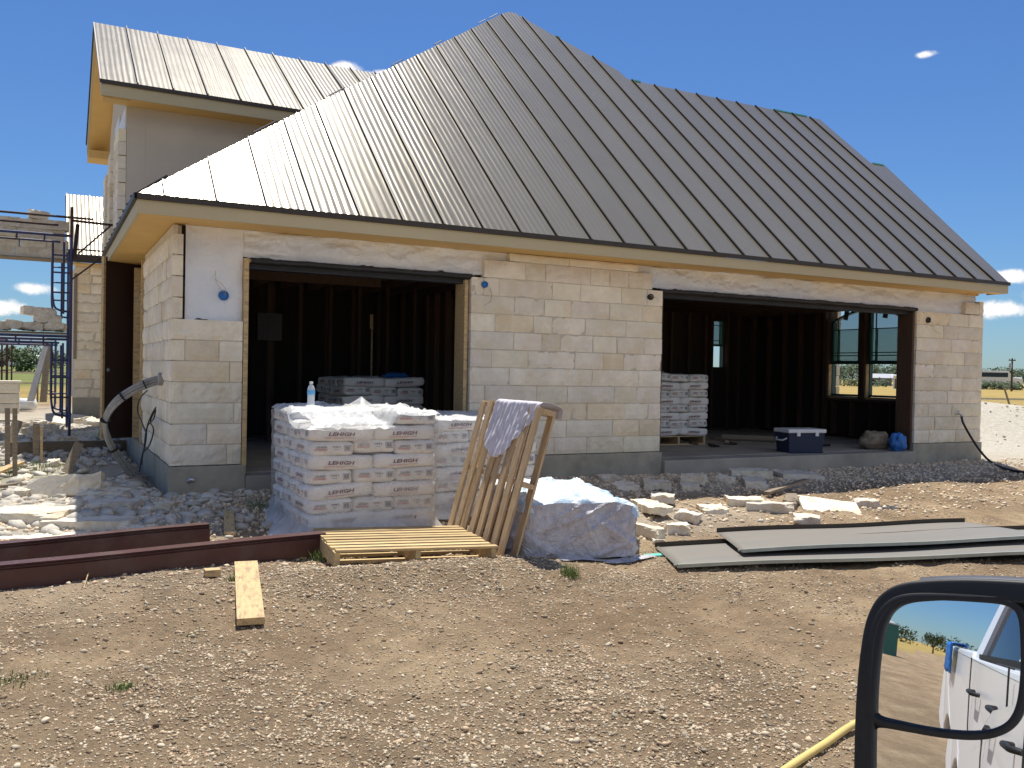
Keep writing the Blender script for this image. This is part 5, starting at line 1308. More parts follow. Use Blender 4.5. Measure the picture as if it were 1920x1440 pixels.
for k, (px, py, L_, rz_) in enumerate(((1338, 838, .22, .3), (1350, 832, .3, -.5), (1362, 840, .26, .9), (1372, 834, .16, 0), (1300, 838, .15, .2))):
    p = at(px, py); b = MB(); T = Matrix.Translation(p+Vector((0, 0, .02+.03*(k % 3)))) @ Matrix.Rotation(rz_, 4, 'Z') @ Matrix.Rotation(.15, 4, 'Y'); b.box(-L_/2, -.03, -.015, L_/2, .03, .02, 0, T)
    tag(b.build('wood_offcut', ('dark', 'stud', 'greywood')[k % 3], bev=.002), ['dark offcut with a pale end near the inner bag stack', 'tilted brown offcut on the slab among the scraps', 'longest grey offcut of the scraps on the slab', 'short dark offcut at the right of the slab scraps', 'dark strip right at the foot of the inner bag stack'][k], 'offcut', 'offcuts on the right bay slab')
    b = MB(); T2 = T @ Matrix.Translation((-L_/2-.006, 0, 0)); b.box(-.006, -.028, -.013, .0055, .028, .018, 0, T2)
p0, p1 = at(1378, 828), at(1478, 832); b = MB(); b.tube([p0+Vector((0, .3, .05)), p1+Vector((0, .3, .05))], .05, 10); tag(b.build('timber_roll', 'greywood'), 'long round brown timber lying on the slab behind the cooler', 'timber')
b = MB(); p = at(1558, 840); b.tube([p+Vector((-.2, .3, .02)), p+Vector((.25, .25, .02))], .02, 6); tag(b.build('dark_pipe', 'felt'), 'short dark pipe on the slab right of the cooler', 'pipe')
b = MB(); b.box(3.885, 11.46, 1.2, 3.905, 11.48, 2.14); b.box(3.86, 11.455, 2.0, 3.905, 11.458, 2.19); tag(b.build('measuring_staff', 'lumber'), 'thin pale measuring staff standing upright behind the stack in the left bay', 'staff')
lump('sack_heap', Vector((4.05, 10.9, .556+7*PITCH)), .16, .10, .04, 'bluebag', 'small crumpled sack on top of the stack in the left bay', 'sack', 9, .4)
lump('glove_heap', Vector((8.1, 10.7, .556+8*PITCH)), .14, .06, .03, 'greywood', 'small heap of gloves on top of the stack in the right bay', 'gloves', 12, .5)

# ------------------------------------------------------------------ SCAFFOLD
def scaf_frame(parent, X1, Y, z0, h, W=1.45, mat='scaf', mir=False):
    """walk-through frame in the plane y=Y, right leg at X1"""
    b = MB(); r_ = .021; r2 = .016; X0 = X1-W; zt = z0+h
    for sx, X in ((1, X1), (-1, X0)):
        b.tube([(X, Y, z0-.03), (X, Y, zt)], r_, 8)
        xi = X-sx*.25; b.tube([(X-sx*.10, Y, z0+.3), (X-sx*.10, Y, zt-.12)], r2, 6)
        b.tube(curve_pts([(xi, Y, zt-.12), (xi, Y, z0+.75), (xi+sx*.01, Y, z0+.5), (xi+sx*.06, Y, z0+.37), (X, Y, z0+.33)], 4), r2, 6)
        for k in range(4): zz = z0+.55+k*.27; 
        for zz in (z0+.62, z0+.92, z0+1.18): 
            if zz < zt-.1: b.tube([(xi, Y, zz), (X, Y, zz)], r2*.8, 6)
    b.tube([(X0, Y, zt-.02), (X1, Y, zt-.02)], r_, 8); b.tube([(X0+.15, Y, zt-.12), (X1-.15, Y, zt-.12)], r2, 6)
    for t in (.25, .5, .75): b.tube([(X0+W*t, Y, zt-.12), (X0+W*t, Y, zt-.02)], r2*.8, 6)
    return b.build('scaffold_frame', mat, parent)
sc = empty('scaffold', (.33, 15.0, .35), 0, 'dark blue tubular scaffold tower left of the far wing, loaded with stone blocks', 'scaffold')
SL = Vector(sc.location)
for Y in (15.0, 16.9):
    for z0, h in ((.32, 1.56), (1.90, 1.50)):
        f = scaf_frame(sc, .33, Y, z0, h); f.location = -SL
br = MB()
for z0 in (.7, 2.3):
    for X in (.33, -1.12):
        br.tube([(X, 15.0, z0), (X, 16.9, z0+.9)], .012, 6); br.tube([(X, 15.0, z0+.9), (X, 16.9, z0)], .012, 6)
f = br.build('cross_brace', 'scaf', sc); f.location = -SL
gr = MB()
Yr = 15.0
for z_ in (3.66, 3.53): gr.tube([(-1.5, Yr, z_+.0), (.62 if z_ > 3.6 else .15, Yr, z_)], .017, 6)
gr.tube([(.33, Yr, 3.36), (.33, Yr, 3.82)], .021, 8); gr.tube([(.37, Yr, 3.05), (.42, Yr+.3, 3.6)], .03, 6)
gr.tube([(.33, Yr+.02, 3.62), (.92, Yr+.02, 3.60)], .019, 6); gr.tube([(.42, Yr, 3.12), (.86, Yr, 3.58)], .015, 6); gr.tube([(.33, Yr+.5, 2.75), (.84, Yr+.5, 3.2)], .013, 6); gr.tube([(.40, Yr+.3, 3.22), (.82, Yr+.3, 3.22)], .012, 6)
f = gr.build('guard_rail', 'rust', sc); f.location = -SL
for z_, nm_ in ((3.02, 'upper'), (1.87, 'lower')):
    for k in range(1):
        pb = MB(); pb.box(-1.8, 15.12+k*.44, z_+.0 if nm_ == 'upper' else z_+.03, .28, 15.54+k*.44, z_+.022 if nm_ == 'upper' else z_+.055); f = pb.build('scaffold_plank', 'greywood', sc, bev=.003); f.location = -SL
lean = MB(); lean.tube([onY(113, 660, 16), onY(118, 780, 15.6)], .02, 6)
for k, (x, z_, row) in enumerate([(x_, z__, 0) for z__ in (0, 1, 2, 3) for x_ in range(4)]):
    if z_ == 3 and x in (0,): pass
    L_ = .345; xx = .08-x*.335+(.06 if z_ % 2 else 0)+random.uniform(-.02, .02); H_ = .145
    o = block_mesh(L_*random.uniform(.94, 1.02), .22, H_*.99, 900+k, .5).build('limestone_block', 'block'); o.location = (xx, 15.3+random.uniform(-.02, .04), 3.045+H_*(z_+.5)); o.rotation_euler = (0, 0, random.uniform(-.05, .05))
    tag(o, f"pale block, {['right end', 'second from right', 'third from right', 'fourth from right'][x]}, {['bottom', 'second', 'third', 'top'][z_]} row of the upper scaffold load", 'stone block', 'stone blocks on the scaffold')
o = block_mesh(.26, .2, .13, 950, 1).build('limestone_block', 'block'); o.location = (-.12, 15.3, 3.045+.145*4+.07); o.rotation_euler = (0, .12, .2); tag(o, 'single loose block perched on top of the upper scaffold load', 'stone block', 'stone blocks on the scaffold')
for k, (x, z_, L_, ry, lab) in enumerate(((.10, 0, .34, 0, 'flat block at the right end of the lower scaffold platform'), (-.18, 0, .30, .0, 'flat block in the middle of the lower scaffold platform'), (-.42, 0, .22, .15, 'tilted block at the left of the lower scaffold platform'), (.02, 1, .36, .06, 'upper block of the lower platform pile, right one'), (-.10, 2, .46, .03, 'long flat block topping the lower platform pile'), (-.62, 0, .28, 0, 'low block lying at the far left of the lower scaffold platform'))):
    o = block_mesh(L_, .28, .12, 970+k, 1.2).build('limestone_block', 'block'); o.location = (x, 15.35, 1.945+.06+z_*.115+abs(ry)*.12); o.rotation_euler = (0, ry, .1*(k-2)); tag(o, lab, 'stone block', 'stone blocks on the scaffold')
sc2 = empty('scaffold', (-.6, 27, .3), 0, 'smaller far scaffold frames seen below the tower at the left edge', 'scaffold'); SL2 = Vector(sc2.location)
for k, (Y, X1) in enumerate(((25.5, .22), (28, .26))):
    f = scaf_frame(sc2, X1, Y, .32, 1.75, 2.2); f.location = -SL2
    f = scaf_frame(sc2, X1-1.1, Y+.6, .32, 1.75, .8, 'rust'); f.location = -SL2
# leaning pale boards, pillar and bucket beyond the scaffold
def slab_lean(x0, x1, yb, xt0, xt1, yt, Y, mat, label):
    b = MB(); q_ = [Vector(onY(x0, yb, Y)), Vector(onY(x1, yb, Y)), Vector(onY(xt1, yt, Y+.5)), Vector(onY(xt0, yt, Y+.5))]; b.prism(q_, (0.02, .08, 0), 0); return tag(b.build('leaning_board', mat), label, 'board', 'boards leaning beyond the scaffold')
slab_lean(50, 62, 752, 80, 90, 650, 20.5, 'roofgrey', 'pale board leaning steeply left of the scaffold legs')
slab_lean(74, 86, 754, 84, 94, 645, 21.0, 'greywood', 'narrower darker board leaning right of the pale one')
b = MB(); q_ = onY(12, 757, 20.0)
for k in range(3): stone(b, q_[0]-.42, q_[0]+.22, q_[2]+k*.2-.2, q_[2]+k*.2, lambda u, d, z_: (u, 20.0-d, z_), .5)
b.box(q_[0]-.44, 19.98, q_[2]+.4, q_[0]+.24, 20.52, q_[2]+.45); tag(b.build('stone_pillar', 'lime'), 'short pale stone pillar at the left edge beyond the scaffold', 'pillar')
bk = gp(48, 772); r = empty('bucket', tuple(bk), 0, 'white plastic bucket lying on its side among the rubble', 'bucket')
T = Matrix.Translation((0, 0, .17)) @ Matrix.Rotation(-.35, 4, 'Z') @ Matrix.Rotation(PI/2, 4, 'Y')
b = MB(); b.lathe((0, 0, 0), [(0, .2), (.135, .2), (.155, -.2), (.145, -.2), (.125, .18), (0, .18)], 20, 0, T); b.build('bucket_body', 'whitepl', r)
b = MB(); b.lathe((0, 0, 0), [(.155, -.15), (.166, -.15), (.166, -.165), (.157, -.165)], 20, 0, T); b.build('rim', 'whitepl', r)

# ------------------------------------------------------------------ FAR GROUND: fences, beams, sheds, trees
def fence(a, b_, n, h, rails, mat, label, posts=True):
    r = empty('rail_fence', (a[0], a[1], g1(*a)), 0, label, 'fence'); o0 = Vector(r.location)
    for z_ in rails:
        m_ = MB(); 
        for k in range(n):
            x0 = a[0]+(b_[0]-a[0])*k/n; y0 = a[1]+(b_[1]-a[1])*k/n; x1 = a[0]+(b_[0]-a[0])*(k+1)/n; y1 = a[1]+(b_[1]-a[1])*(k+1)/n
            m_.bar(Vector((x0, y0, g1(x0, y0)+z_))-o0, Vector((x1, y1, g1(x1, y1)+z_))-o0, .035, .05)
        m_.build('rail', mat, r)
    for k in range(n+1):
        m_ = MB(); x0 = a[0]+(b_[0]-a[0])*k/n; y0 = a[1]+(b_[1]-a[1])*k/n; z0 = g1(x0, y0); m_.bar(Vector((x0, y0, z0-.1))-o0, Vector((x0, y0, z0+h))-o0, .05, .05); m_.build('fence_post', 'greywood', r)
fence((15.5, 20.3), (31.5, 7.6), 8, .72, (.68, .40, .14), 'drygrass', 'low fence with pale wooden rails between the house and the pasture at right')
fence((-9, 30), (4.2, 30), 6, .95, (.86, .55), 'drygrass', 'low fence with pale rails before the green field at left')
p0, p1 = onZ(1842, 800, .42), onZ(1990, 806, .42); b = MB(); b.bar(p0, p1, .3, .18); b.bar(Vector(p0)+Vector((.3, .3, .16)), Vector(p1)+Vector((.3, .3, .14)), .25, .12); tag(b.build('beam_stack', 'greywood'), 'dark timber beams stacked along the foot of the right fence', 'beam')
b = MB(); q_ = onZ(1903, 792, .4); b.tube([q_, onY(1882, 724, q_[1]+.2)], .025, 6); tag(b.build('survey_lath', 'greywood'), 'thin grey lath leaning before the right fence', 'lath')
# utility pole
dist = 120; d_ = ray(1897, 712); up_ = CAM+d_/np.hypot(d_[0], d_[1])*dist
r = empty('utility_pole', (up_[0], up_[1], .3), 0, 'wooden utility pole with a crossarm and transformer on the right horizon', 'utility pole')
b = MB(); b.tube([(0, 0, -.3), (0, 0, 3.9)], [.13, .09], 8); b.build('pole', 'bark', r)
b = MB(); b.box(-.6, -.06, 3.6, .6, .06, 3.72); b.build('crossarm', 'bark', r)
b = MB(); b.tube([(-.3, 0, 2.7), (-.3, 0, 3.3)], .16, 8); b.build('transformer', 'galv', r)
for x in (-.5, .5):
    b = MB(); b.tube([(x, 0, 3.7), (x, 0, 3.85)], .05, 6); b.build('insulator', 'galv', r)
def shed(px0, px1, dist, h, eave, label, wallm='asph', roofm='roofgrey', name='farm_shed', dep=8, cat='shed'):
    a = CAM+ray(px0, 715)/np.hypot(*ray(px0, 715)[:2])*dist; b0 = CAM+ray(px1, 715)/np.hypot(*ray(px1, 715)[:2])*dist
    a = Vector((a[0], a[1], .3)); b_ = Vector((b0[0], b0[1], .3)); d = (b_-a); L = d.length; rz_ = math.atan2(d.y, d.x)
    r = empty(name, tuple(a), rz_, label, cat, 'buildings on the horizon'); m_ = MB(); m_.box(0, 0, -.3, L, dep, eave); m_.build('wall', wallm, r)
    m_ = MB(); m_.prism([(-.3, -.4, eave), (-.3, dep/2, h), (-.3, dep+.4, eave)], (L+.6, 0, 0)); m_.build('roof', roofm, r)
    m_ = MB(); m_.box(L*.2, -.05, 0, L*.32, -.01, eave*.75); m_.build('door', 'blackpl', r); return r
shed(1830, 1893, 190, 2.6, 1.75, 'long low barn with a pale roof on the right horizon')
shed(1896, 1912, 170, 1.9, 1.1, 'small shed right of the utility pole', 'roofgrey')
shed(1625, 1672, 165, 2.1, 1.35, 'low grey shed seen through the right bay window')
shed(1675, 1690, 120, 1.75, 1.65, 'white box trailer seen through the right bay window', 'whitepl', 'whitepl', 'box_trailer', 2.5, 'trailer')
shed(62, 74, 230, 3.0, 2.1, 'small grey shed beyond the left field', 'roofgrey', 'whitepl')
def vehicle(px, dist, L, H, mat, label, name='parked_vehicle', cat='vehicle'):
    a = CAM+ray(px, 690)/np.hypot(*ray(px, 690)[:2])*dist; r = empty(name, (a[0], a[1], .3), -.3, label, cat, 'vehicles on the horizon')
    m_ = MB(); m_.prism([(-L/2, -.9, .35), (L/2, -.9, .35), (L/2, -.9, H*.6), (L*.3, -.9, H*.65), (L*.2, -.9, H), (-L*.42, -.9, H), (-L/2, -.9, H*.6)], (0, 1.8, 0)); m_.build('body', mat, r, bev=.05)
    m_ = MB(); m_.box(-L*.38, -.93, H*.66, L*.18, -.902, H*.9); m_.build('window', 'carglass', r)
    for x in (-L*.32, L*.32):
        m_ = MB(); T = Matrix.Translation((x, -.85, .33)) @ Matrix.Rotation(PI/2, 4, 'X'); m_.lathe((0, 0, 0), [(0, .1), (.33, .1), (.33, -.1), (0, -.1)], 14, 0, T); m_.build('wheel', 'tyre', r)
vehicle(1866, 150, 8, 2.7, 'whitepl', 'white camper trailer parked before the barn at right', 'camper_trailer', 'camper')
for px, dd, L_, H_, mt, lb_ in ((37, 250, 5, 2.4, 'whitepl', 'white van parked beyond the left field'), (51, 255, 4.5, 1.9, 'whitepl', 'white car parked right of the far van'), (16, 260, 4.5, 1.6, 'asph', 'grey car parked left of the far van'), (4, 262, 4.5, 1.6, 'navy', 'dark car parked at the left end of the far row')): vehicle(px, dd, L_, H_, mt, lb_)
def tree(px, dist, w_, h, label, seed, name='mesquite_tree', tint=(1, 1, 1), n=1100, cat='tree', leaf=.16, trunk=True, pos=None):
    if pos is None: a = CAM+ray(px, 712)/np.hypot(*ray(px, 712)[:2])*dist; z0 = .25
    else: a = pos; z0 = g1(pos[0], pos[1])
    r = empty(name, (a[0], a[1], z0), 0, label, cat, 'trees on the horizon'); rs = random.Random(seed); m_ = MB()
    cl = [(Vector((rs.uniform(-.36, .36)*w_, rs.uniform(-.3, .3)*w_, h*rs.uniform(.45 if trunk else .25, .86))), rs.uniform(.14, .25)*w_) for _ in range(9)]
    if trunk:
        m_.tube([(0, 0, -.2), (.04*h, 0, h*.3), (0, .03*h, h*.6)], [.05*h, .035*h, .015*h], 7)
        for c, _ in cl[:6]: m_.tube([(.03*h, 0, h*.28), tuple(c*.55+Vector((0, 0, h*.2))), tuple(c)], [.025*h, .015*h, .005*h], 5)
        m_.build('trunk', 'bark', r)
    m_ = MB()
    for c, rad in cl:
        for _ in range(n//9):
            d = Vector((rs.gauss(0, 1), rs.gauss(0, 1), rs.gauss(0, .75))).normalized()*rad*rs.uniform(.55, 1.12); p = c+d; s_ = leaf*rs.uniform(.6, 1.4)*max(1, h/5)
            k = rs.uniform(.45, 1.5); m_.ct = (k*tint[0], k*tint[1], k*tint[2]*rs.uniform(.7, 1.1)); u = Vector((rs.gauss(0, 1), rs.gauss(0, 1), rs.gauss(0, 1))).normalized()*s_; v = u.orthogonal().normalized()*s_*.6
            m_.add([p-u, p+v*.8, p+u, p-v*.8], [(0, 1, 2, 3)])
    m_.build('crown', 'leaf', r); return r
rs = random.Random(9); k = 0
TL = [(1566, 'leftmost tree seen through the window of the right bay', 3.4), (1584, 'second tree seen through the left window sash', 4.2), (1600, 'broad tree seen in the middle of the left window sash', 4.8), (1618, 'tree beside the post between the two window sashes', 4.4),
      (1640, 'tree standing over the low grey shed in the window', 4.0), (1664, 'tree right of the low grey shed in the window', 4.2), (1684, 'tree behind the white box trailer in the window', 4.8)]
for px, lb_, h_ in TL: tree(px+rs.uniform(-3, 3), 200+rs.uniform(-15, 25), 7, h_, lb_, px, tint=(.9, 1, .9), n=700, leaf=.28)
for i, px in enumerate((1846, 1855, 1864, 1873, 1884, 1902, 1913, 1926)):
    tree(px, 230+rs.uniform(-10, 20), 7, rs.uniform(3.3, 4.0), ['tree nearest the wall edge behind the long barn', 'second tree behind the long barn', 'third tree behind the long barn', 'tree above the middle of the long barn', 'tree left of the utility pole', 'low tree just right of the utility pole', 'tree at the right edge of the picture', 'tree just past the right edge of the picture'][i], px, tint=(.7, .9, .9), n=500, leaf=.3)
for i, px in enumerate((1850, 1862, 1878, 1890, 1905)):
    tree(px, 140+rs.uniform(-4, 8), 3.0, .95, f"{['dark', 'round', 'wide', 'short', 'thin'][i]} scrub bush at the far edge of the straw pasture, {['below the barn end', 'before the camper', 'right of the camper', 'left of the pole foot', 'right of the pole foot'][i]}", px*3, 'scrub_bush', (.9, 1, .8), 250, 'bush', .2, False)
for i, px in enumerate((1572, 1596, 1615, 1648)):
    tree(px, 140, 3.5, 1.15, f"low bush at the pasture edge in the window, {['leftmost', 'second', 'third', 'before the grey shed'][i]}", px*3, 'scrub_bush', (.9, 1, .8), 250, 'bush', .2, False)
tree(38, 120, 3.5, 3.7, 'dark tree with reddish top seen through the far scaffold at left', 77, tint=(1.3, .95, .7), n=900, leaf=.2)
tree(58, 112, 5.5, 2.3, 'broad green tree mass behind the small shed at left', 78, tint=(.9, 1.1, .9), n=900, leaf=.2, trunk=False, name='green_shrub', cat='bush')
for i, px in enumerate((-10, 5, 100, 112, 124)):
    tree(px, 260, 9, 3.6+.4*(i % 2), f"low distant tree on the left horizon, {['beyond the frame edge', 'above the far cars', 'left of the scaffold legs', 'between the scaffold legs', 'right of the scaffold legs'][i]}", px*7+100, tint=(.6, .8, .9), n=400, leaf=.35)

# ------------------------------------------------------------------ THE TRUCK AND ITS MIRROR
TY = .30      # outer side of the truck; it faces +x, the camera is held at the open driver's window
tz = -.15
tr = empty('pickup_truck', (-1.0, -.7, tz), 0, 'white pickup truck the picture is taken from, seen reflected in its own side mirror', 'truck')
TO = Vector(tr.location)
def tp(mb, name, mats, par=None, bev=0):
    o = mb.build(name, mats, par or tr, None, bev)
    if par is None: o.location = -TO
    return o
b = MB()
def side_prof(arch=True):
    P_ = [(2.55, .42), (2.6, .75), (2.5, 1.0), (1.3, 1.10), (.72, 1.15), (-1.38, 1.17), (-1.40, 1.20), (-3.35, 1.22), (-3.38, .55)]
    def arc(cx_, r_): return [(cx_-r_*math.cos(PI*k/12), .22+r_*math.sin(PI*k/12)) for k in range(13)]
    lower = [(-3.3, .45), ] + [(x, z_) for x, z_ in arc(-2.35, .46)] + [(-1.5, .28), (.9, .28)] + [(x, z_) for x, z_ in arc(1.62, .45)] + [(2.4, .35)]
    return lower+P_
pr = side_prof()
# body as a slightly crowned shell across the width
sec = [(0.0, .10, .97), (.06, .03, .99), (.14, 0, 1.0), (.5, 0, 1.0)]
nP = len(pr); W_T = 1.98
rings = []
for t, ins, _ in ((0, .035, 0), (.03, .012, 0), (.10, 0, 0)):
    pass
ys = [TY-.03, TY-.008, TY, ]
def yb(z_): return TY-.035*max(0, (z_-.85)/.37)**2-.05*max(0, (.55-z_)/.3)**2
vs = [(x, yb(z_), z_) for x, z_ in pr]+[(x, 2*(TY-W_T/2)-yb(z_), z_) for x, z_ in pr]
b.add(vs, [tuple(range(nP))[::-1], tuple(range(nP, 2*nP))]+[(i, (i+1) % nP, (i+1) % nP+nP, i+nP) for i in range(nP)])
bm = bmesh.new(); 
o_body = tp(b, 'body', 'white', bev=.012)
# cab: roof, pillars; the front door window is open
YI = TY-W_T
def yg(z_): return TY-.035-(z_-1.17)*.30     # tumblehome
def pill(x0b, x1b, x0t, x1t, zb, zt, far=False):
    m_ = MB()
    for s_ in (0, 1):
        f_ = (lambda z_: yg(z_)) if s_ == 0 else (lambda z_: 2*(TY-W_T/2)-yg(z_))
        k_ = -.05 if s_ == 0 else .05
        m_.prism([(x0b, f_(zb), zb), (x1b, f_(zb), zb), (x1t, f_(zt), zt), (x0t, f_(zt), zt)], (0, k_, 0))
    return m_
ZR = 1.80
for x0b, x1b, x0t, x1t in ((.80, .92, .25, .37), (-.36, -.26, -.36, -.28), (-1.38, -1.16, -1.22, -1.08)): tp(pill(x0b, x1b, x0t, x1t, 1.15, ZR), 'pillar', 'white')
m_ = MB(); m_.prism([(-1.24, yg(ZR)-.0, ZR), (.36, yg(ZR), ZR), (.28, yg(ZR)-.1, ZR+.06), (-1.18, yg(ZR)-.1, ZR+.07)], (0, -(2*(yg(ZR)-(TY-W_T/2))), 0)); tp(m_, 'cab_roof', 'white', bev=.01)
m_ = MB(); m_.prism([(-1.17, yg(1.18)-.02, 1.18), (-.37, yg(1.18)-.02, 1.18), (-.37, yg(ZR)-.02, ZR), (-1.09, yg(ZR)-.02, ZR)], (0, -.006, 0)); tp(m_, 'rear_door_glass', 'carglass')
m_ = MB(); m_.prism([(-1.36, TY-.15, 1.2), (-1.36, TY-W_T+.15, 1.2), (-1.22, TY-W_T+.3, ZR), (-1.22, TY-.3, ZR)], (.01, 0, 0)); tp(m_, 'rear_window', 'carglass')
m_ = MB(); m_.box(-1.17, TY-.075, 1.168, .72, TY-.03, 1.192); tp(m_, 'window_seal', 'blackpl')
for x in (-.30, -1.22): 
    m_ = MB(); m_.box(x, yb(.8)-.004, .30, x+.006, TY+.0015, 1.165); tp(m_, 'door_gap', 'blackpl')
for x in (-.52, -1.40+.30):
    m_ = MB(); m_.tube([(x, TY-.01, 1.0), (x+.02, TY+.022, 1.0), (x+.14, TY+.022, 1.0), (x+.16, TY-.01, 1.0)], .011, 8); tp(m_, 'door_handle', 'blackpl')
for x in (-2.35, 1.62):
    for yy in (TY-.14, TY-W_T+.14):
        m_ = MB(); T = Matrix.Translation((x, yy, tz+.40)) @ Matrix.Rotation(PI/2, 4, 'X'); m_.lathe((0, 0, 0), [(.24, .11), (.37, .11), (.40, .08), (.40, -.08), (.37, -.11), (.24, -.11)], 28, 0, T); wo = tp(m_, 'wheel', 'tyre')
        m_ = MB(); m_.lathe((0, 0, 0), [(0, .06), (.1, .08), (.24, .05), (.24, -.09)], 20, 0, T); m_.lathe((0, 0, 0), [(0, -.06), (.1, -.08), (.24, -.05)], 20, 0, T); o = m_.build('rim', 'galv', wo)
m_ = MB()  # added sheet over the bed side, standing in for a blue reflection
def bt(u, v): x = -2.6+.4*u; t = v*.34; return (x, TY-.10+min(t, .12)+.012*math.sin(u*20), 1.235-max(0, t-.12)+.01*math.sin(u*14+v*5))
m_.grid(bt, 20, 14); o = m_.build('blue_reflection_sheet', 'bluebag'); mm = o.modifiers.new('t', 'SOLIDIFY'); mm.thickness = .004; tag(o, 'blue sheet standing in for a blue pattern reflected on the truck, seen in the mirror', 'tarp')

# mirror: housing, upper flat glass, lower convex glass
rm = ray(1780, 1247); Mc = Vector(CAM+rm*(.80/rm[0])); vdir = (Mc-Vector(CAM)).normalized()
wdir = Vector((-1, -.075, -.035)).normalized()
mn = (wdir-vdir).normalized()
mr = Vector((0, 0, 1)).cross(mn).normalized()       # to the right as the driver sees it (checked below)
if mr.dot(Vector(CR)) < 0: mr = -mr
mu_ = mn.cross(mr).normalized()
if mu_.z < 0: mu_ = -mu_
def onM(px, py, off=0):
    r_ = Vector(ray(px, py)); c = Vector(CAM); t_ = ((Mc+mn*off)-c).dot(mn)/r_.dot(mn); p = c+r_*t_-Mc; return Vector((p.dot(mr), p.dot(mu_), off))
def MW(p): return Mc+mr*p[0]+mu_*p[1]+mn*p[2]
def smooth(poly, n=5): 
    P_ = [Vector((p[0], p[1], 0)) for p in poly]; N_ = len(P_); out_ = []
    for i in range(N_):
        p0, p1, p2, p3 = P_[i-1], P_[i], P_[(i+1) % N_], P_[(i+2) % N_]
        for k in range(n):
            t = k/n; out_.append(.5*((2*p1)+(-p0+p2)*t+(2*p0-5*p1+4*p2-p3)*t*t+(-p0+3*p1-3*p2+p3)*t**3))
    return out_
hous = [(1604, 1700), (1604, 1560), (1604, 1440), (1606, 1350), (1610, 1280), (1616, 1220), (1626, 1165), (1643, 1127), (1668, 1104), (1700, 1092), (1745, 1087), (1800, 1085), (1860, 1086), (1930, 1090), (1990, 1098), (2030, 1118), (2052, 1160), (2060, 1230), (2062, 1350), (2062, 1560), (2050, 1700), (1990, 1740), (1660, 1740)]
upper = [(1641, 1330), (1640, 1280), (1643, 1220), (1649, 1182), (1658, 1158), (1673, 1139), (1695, 1127), (1730, 1123), (1785, 1124), (1840, 1127), (1880, 1131), (1903, 1140), (1914, 1158), (1918, 1190), (1919, 1240), (1916, 1290), (1908, 1328), (1892, 1353), (1865, 1367), (1830, 1372), (1785, 1370), (1735, 1363), (1690, 1354), (1658, 1347), (1646, 1341)]
lower = [(1633, 1560), (1635, 1480), (1637, 1420), (1637, 1385), (1642, 1370), (1655, 1364), (1700, 1371), (1760, 1381), (1810, 1386), (1850, 1385), (1880, 1376), (1904, 1357), (1918, 1330), (1926, 1290), (1930, 1230), (1945, 1190), (1985, 1190), (2010, 1230), (2020, 1320), (2020, 1560), (2000, 1660), (1950, 1690), (1690, 1690), (1645, 1650)]
mo_ = empty('side_mirror', tuple(Mc), 0, 'black towing mirror of the truck with two glasses at the lower right', 'mirror')
def local(o): o.location = -Mc; return o
def rim_shell(poly, z_front, z_back, inset, name, mat):
    P0 = smooth([onM(*p)[:2] for p in poly], 8); c = sum(P0, Vector((0, 0, 0)))/len(P0); b = MB(); n = len(P0); rings = []
    return P0, c
def _n(): pass
Ph, ch = rim_shell(hous, 0, 0, 0, '', '')
def scaled(P_, c, d):      # inset by about d metres
    out_ = []; n = len(P_)
    for i in range(n):
        t = (P_[(i+1) % n]-P_[i-1]).normalized(); nn_ = Vector((t.y, -t.x, 0)); 
        if nn_.dot(P_[i]-c) > 0: nn_ = -nn_
        out_.append(P_[i]+nn_*d)
    return out_
b = MB(); prof = [(-.002, .000), (.0, .012), (.006, .016), (.010, .012), (.012, .0035)]
rings = []
outer_prof = [(.10, -.085), (.045, -.082), (.014, -.06), (.002, -.03), (0, -.004), (0, .003), (.0006, .0052), (.002, .0062), (.004, .0065), (.017, .0085), (.019, .0086), (.0203, .0082), (.0208, .0070), (.0210, .0010)]
n = len(Ph)
for d_, z_ in outer_prof: rings.append([MW((p.x, p.y, z_)) for p in scaled(Ph, ch, d_)])
vs = [v for rg in rings for v in rg]; fs = [(k*n+i, k*n+(i+1) % n, (k+1)*n+(i+1) % n, (k+1)*n+i) for k in range(len(rings)-1) for i in range(n)]
b.add(vs, fs, 0, True); b.add(rings[0], [tuple(range(n))]); b.add(rings[-1], [tuple(range(n))]); local(b.build('housing', 'blackpl', mo_))
b = MB(); hi = [i for i, p in enumerate(Ph) if p.y > max(q_.y for q_ in Ph)-.028 and p.x > min(q_.x for q_ in Ph)+.05]
rr2 = []
for d_, z_ in ((.10, -.0875), (.044, -.085), (.012, -.063), (-.0015, -.032), (-.003, -.010), (.0, -.004)): rr2.append([MW((p.x, p.y, z_)) for p in [scaled(Ph, ch, d_)[i] for i in hi]])
nh = len(hi); vs = [v for rg in rr2 for v in rg]; b.add(vs, [(k*nh+i, k*nh+i+1, (k+1)*nh+i+1, (k+1)*nh+i) for k in range(len(rr2)-1) for i in range(nh-1)], 0, True); local(b.build('painted_cap', 'capgrey', mo_))
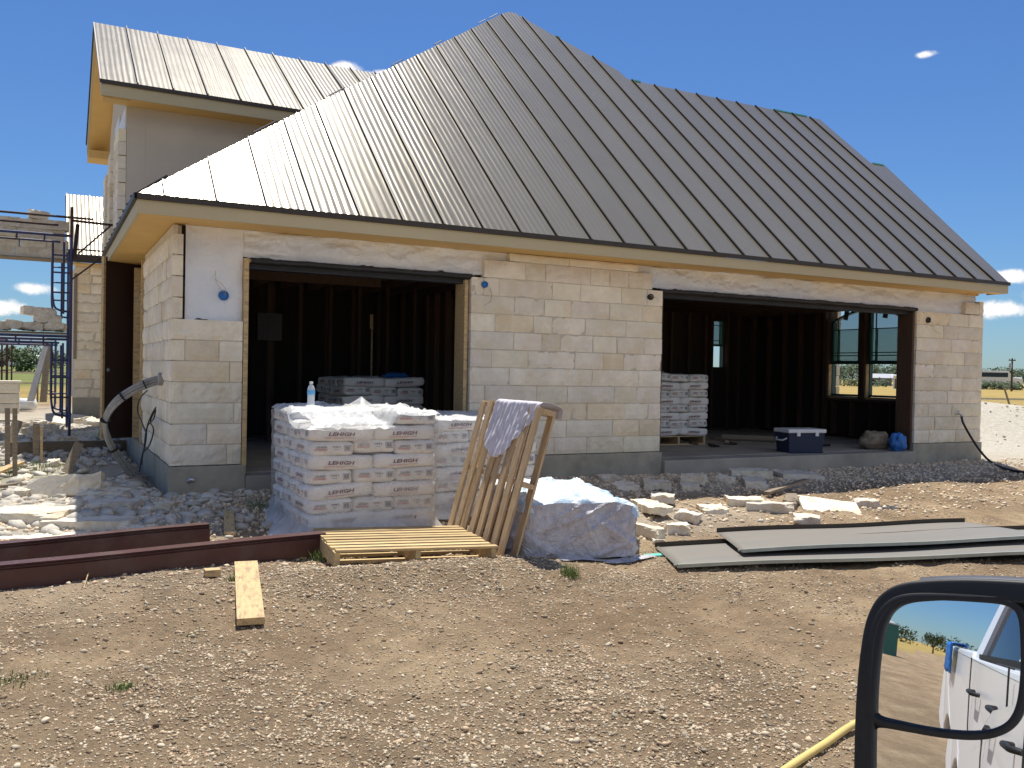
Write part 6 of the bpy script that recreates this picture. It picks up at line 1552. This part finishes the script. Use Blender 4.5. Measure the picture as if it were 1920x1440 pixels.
def glass(poly, z0, R_, name, cxo=0, cyo=0):
    P_ = smooth([onM(*p)[:2] for p in poly], 4); c = sum(P_, Vector((0, 0, 0)))/len(P_); b = MB(); nr = 14; n = len(P_); vs = []
    ap = Vector((c.x+cxo, c.y+cyo, 0))
    for k in range(nr+1):
        for p in P_:
            q_ = c+(p-c)*(k/nr if k else .0001); r2_ = (q_-ap).length_squared; vs.append(MW((q_.x, q_.y, z0-(r2_/(2*R_) if R_ else 0))))
    fs = [(k*n+i, k*n+(i+1) % n, (k+1)*n+(i+1) % n, (k+1)*n+i) for k in range(nr) for i in range(n)]
    b.add(vs, fs, 0, True); return P_, c, local(b.build(name, 'mirror', mo_))
Pu, cu, gu = glass(upper, .0045, 1.6, 'upper_glass')
Pl, cl_, gl_ = glass(lower, .0040, 2.5, 'lower_glass')
b = MB(); n = len(Pu); rings = []
for d_, z_ in ((-.0068, .002), (-.0066, .0072), (-.0058, .0084), (-.001, .0087), (.0004, .0082), (.0010, .0068), (.0012, .003)): rings.append([MW((p.x, p.y, z_)) for p in scaled(Pu, cu, d_)])
vs = [v for rg in rings for v in rg]; b.add(vs, [(k*n+i, k*n+(i+1) % n, (k+1)*n+(i+1) % n, (k+1)*n+i) for k in range(len(rings)-1) for i in range(n)], 0, True); local(b.build('glass_frame', 'blackpl', mo_))
b = MB(); a_ = MW((.22, -.06, -.05)); b.tube([a_, Vector((.98, TY+.02, 1.02))], .022, 10); b.tube([MW((.22, -.2, -.05)), Vector((.98, TY+.02, .92))], .022, 10); local(b.build('mirror_arm', 'blackpl', mo_))

# things seen only in the mirror, behind the truck
r = empty('portable_toilet', (-29, 2.25, -.2), .9, 'green portable toilet with a pale roof seen in the mirror', 'portable toilet')
b = MB(); b.box(-.55, -.55, 0, .55, .55, 2.1); b.build('cabin', 'greenpl', r, bev=.03)
b = MB(); b.prism([(-.6, -.6, 2.1), (.6, -.6, 2.1), (.6, .6, 2.1), (-.6, .6, 2.1)], (0, 0, .08)); b.lathe((0, 0, 2.18), [(.58, 0), (.4, .12), (0, .18)], 16); b.build('roof', 'roofgrey', r)
b = MB(); b.box(.551, -.38, .1, .575, .38, 1.95); b.build('door', 'greenpl', r, bev=.01)
tree(0, 0, 4, 3.2, 'bushy tree in the distance seen in the mirror', 91, pos=(-75, -2.9), n=900)
for k, (x, y) in enumerate(((-130, 20), (-150, 35), (-140, 6), (-138, -12), (-170, 60))): tree(0, 0, 16, 2.9, f"distant scrub tree in the mirror, {['right', 'middle', 'second', 'nearest the truck', 'leftmost'][k]}", 92+k, pos=(x, y), n=600, leaf=.45)
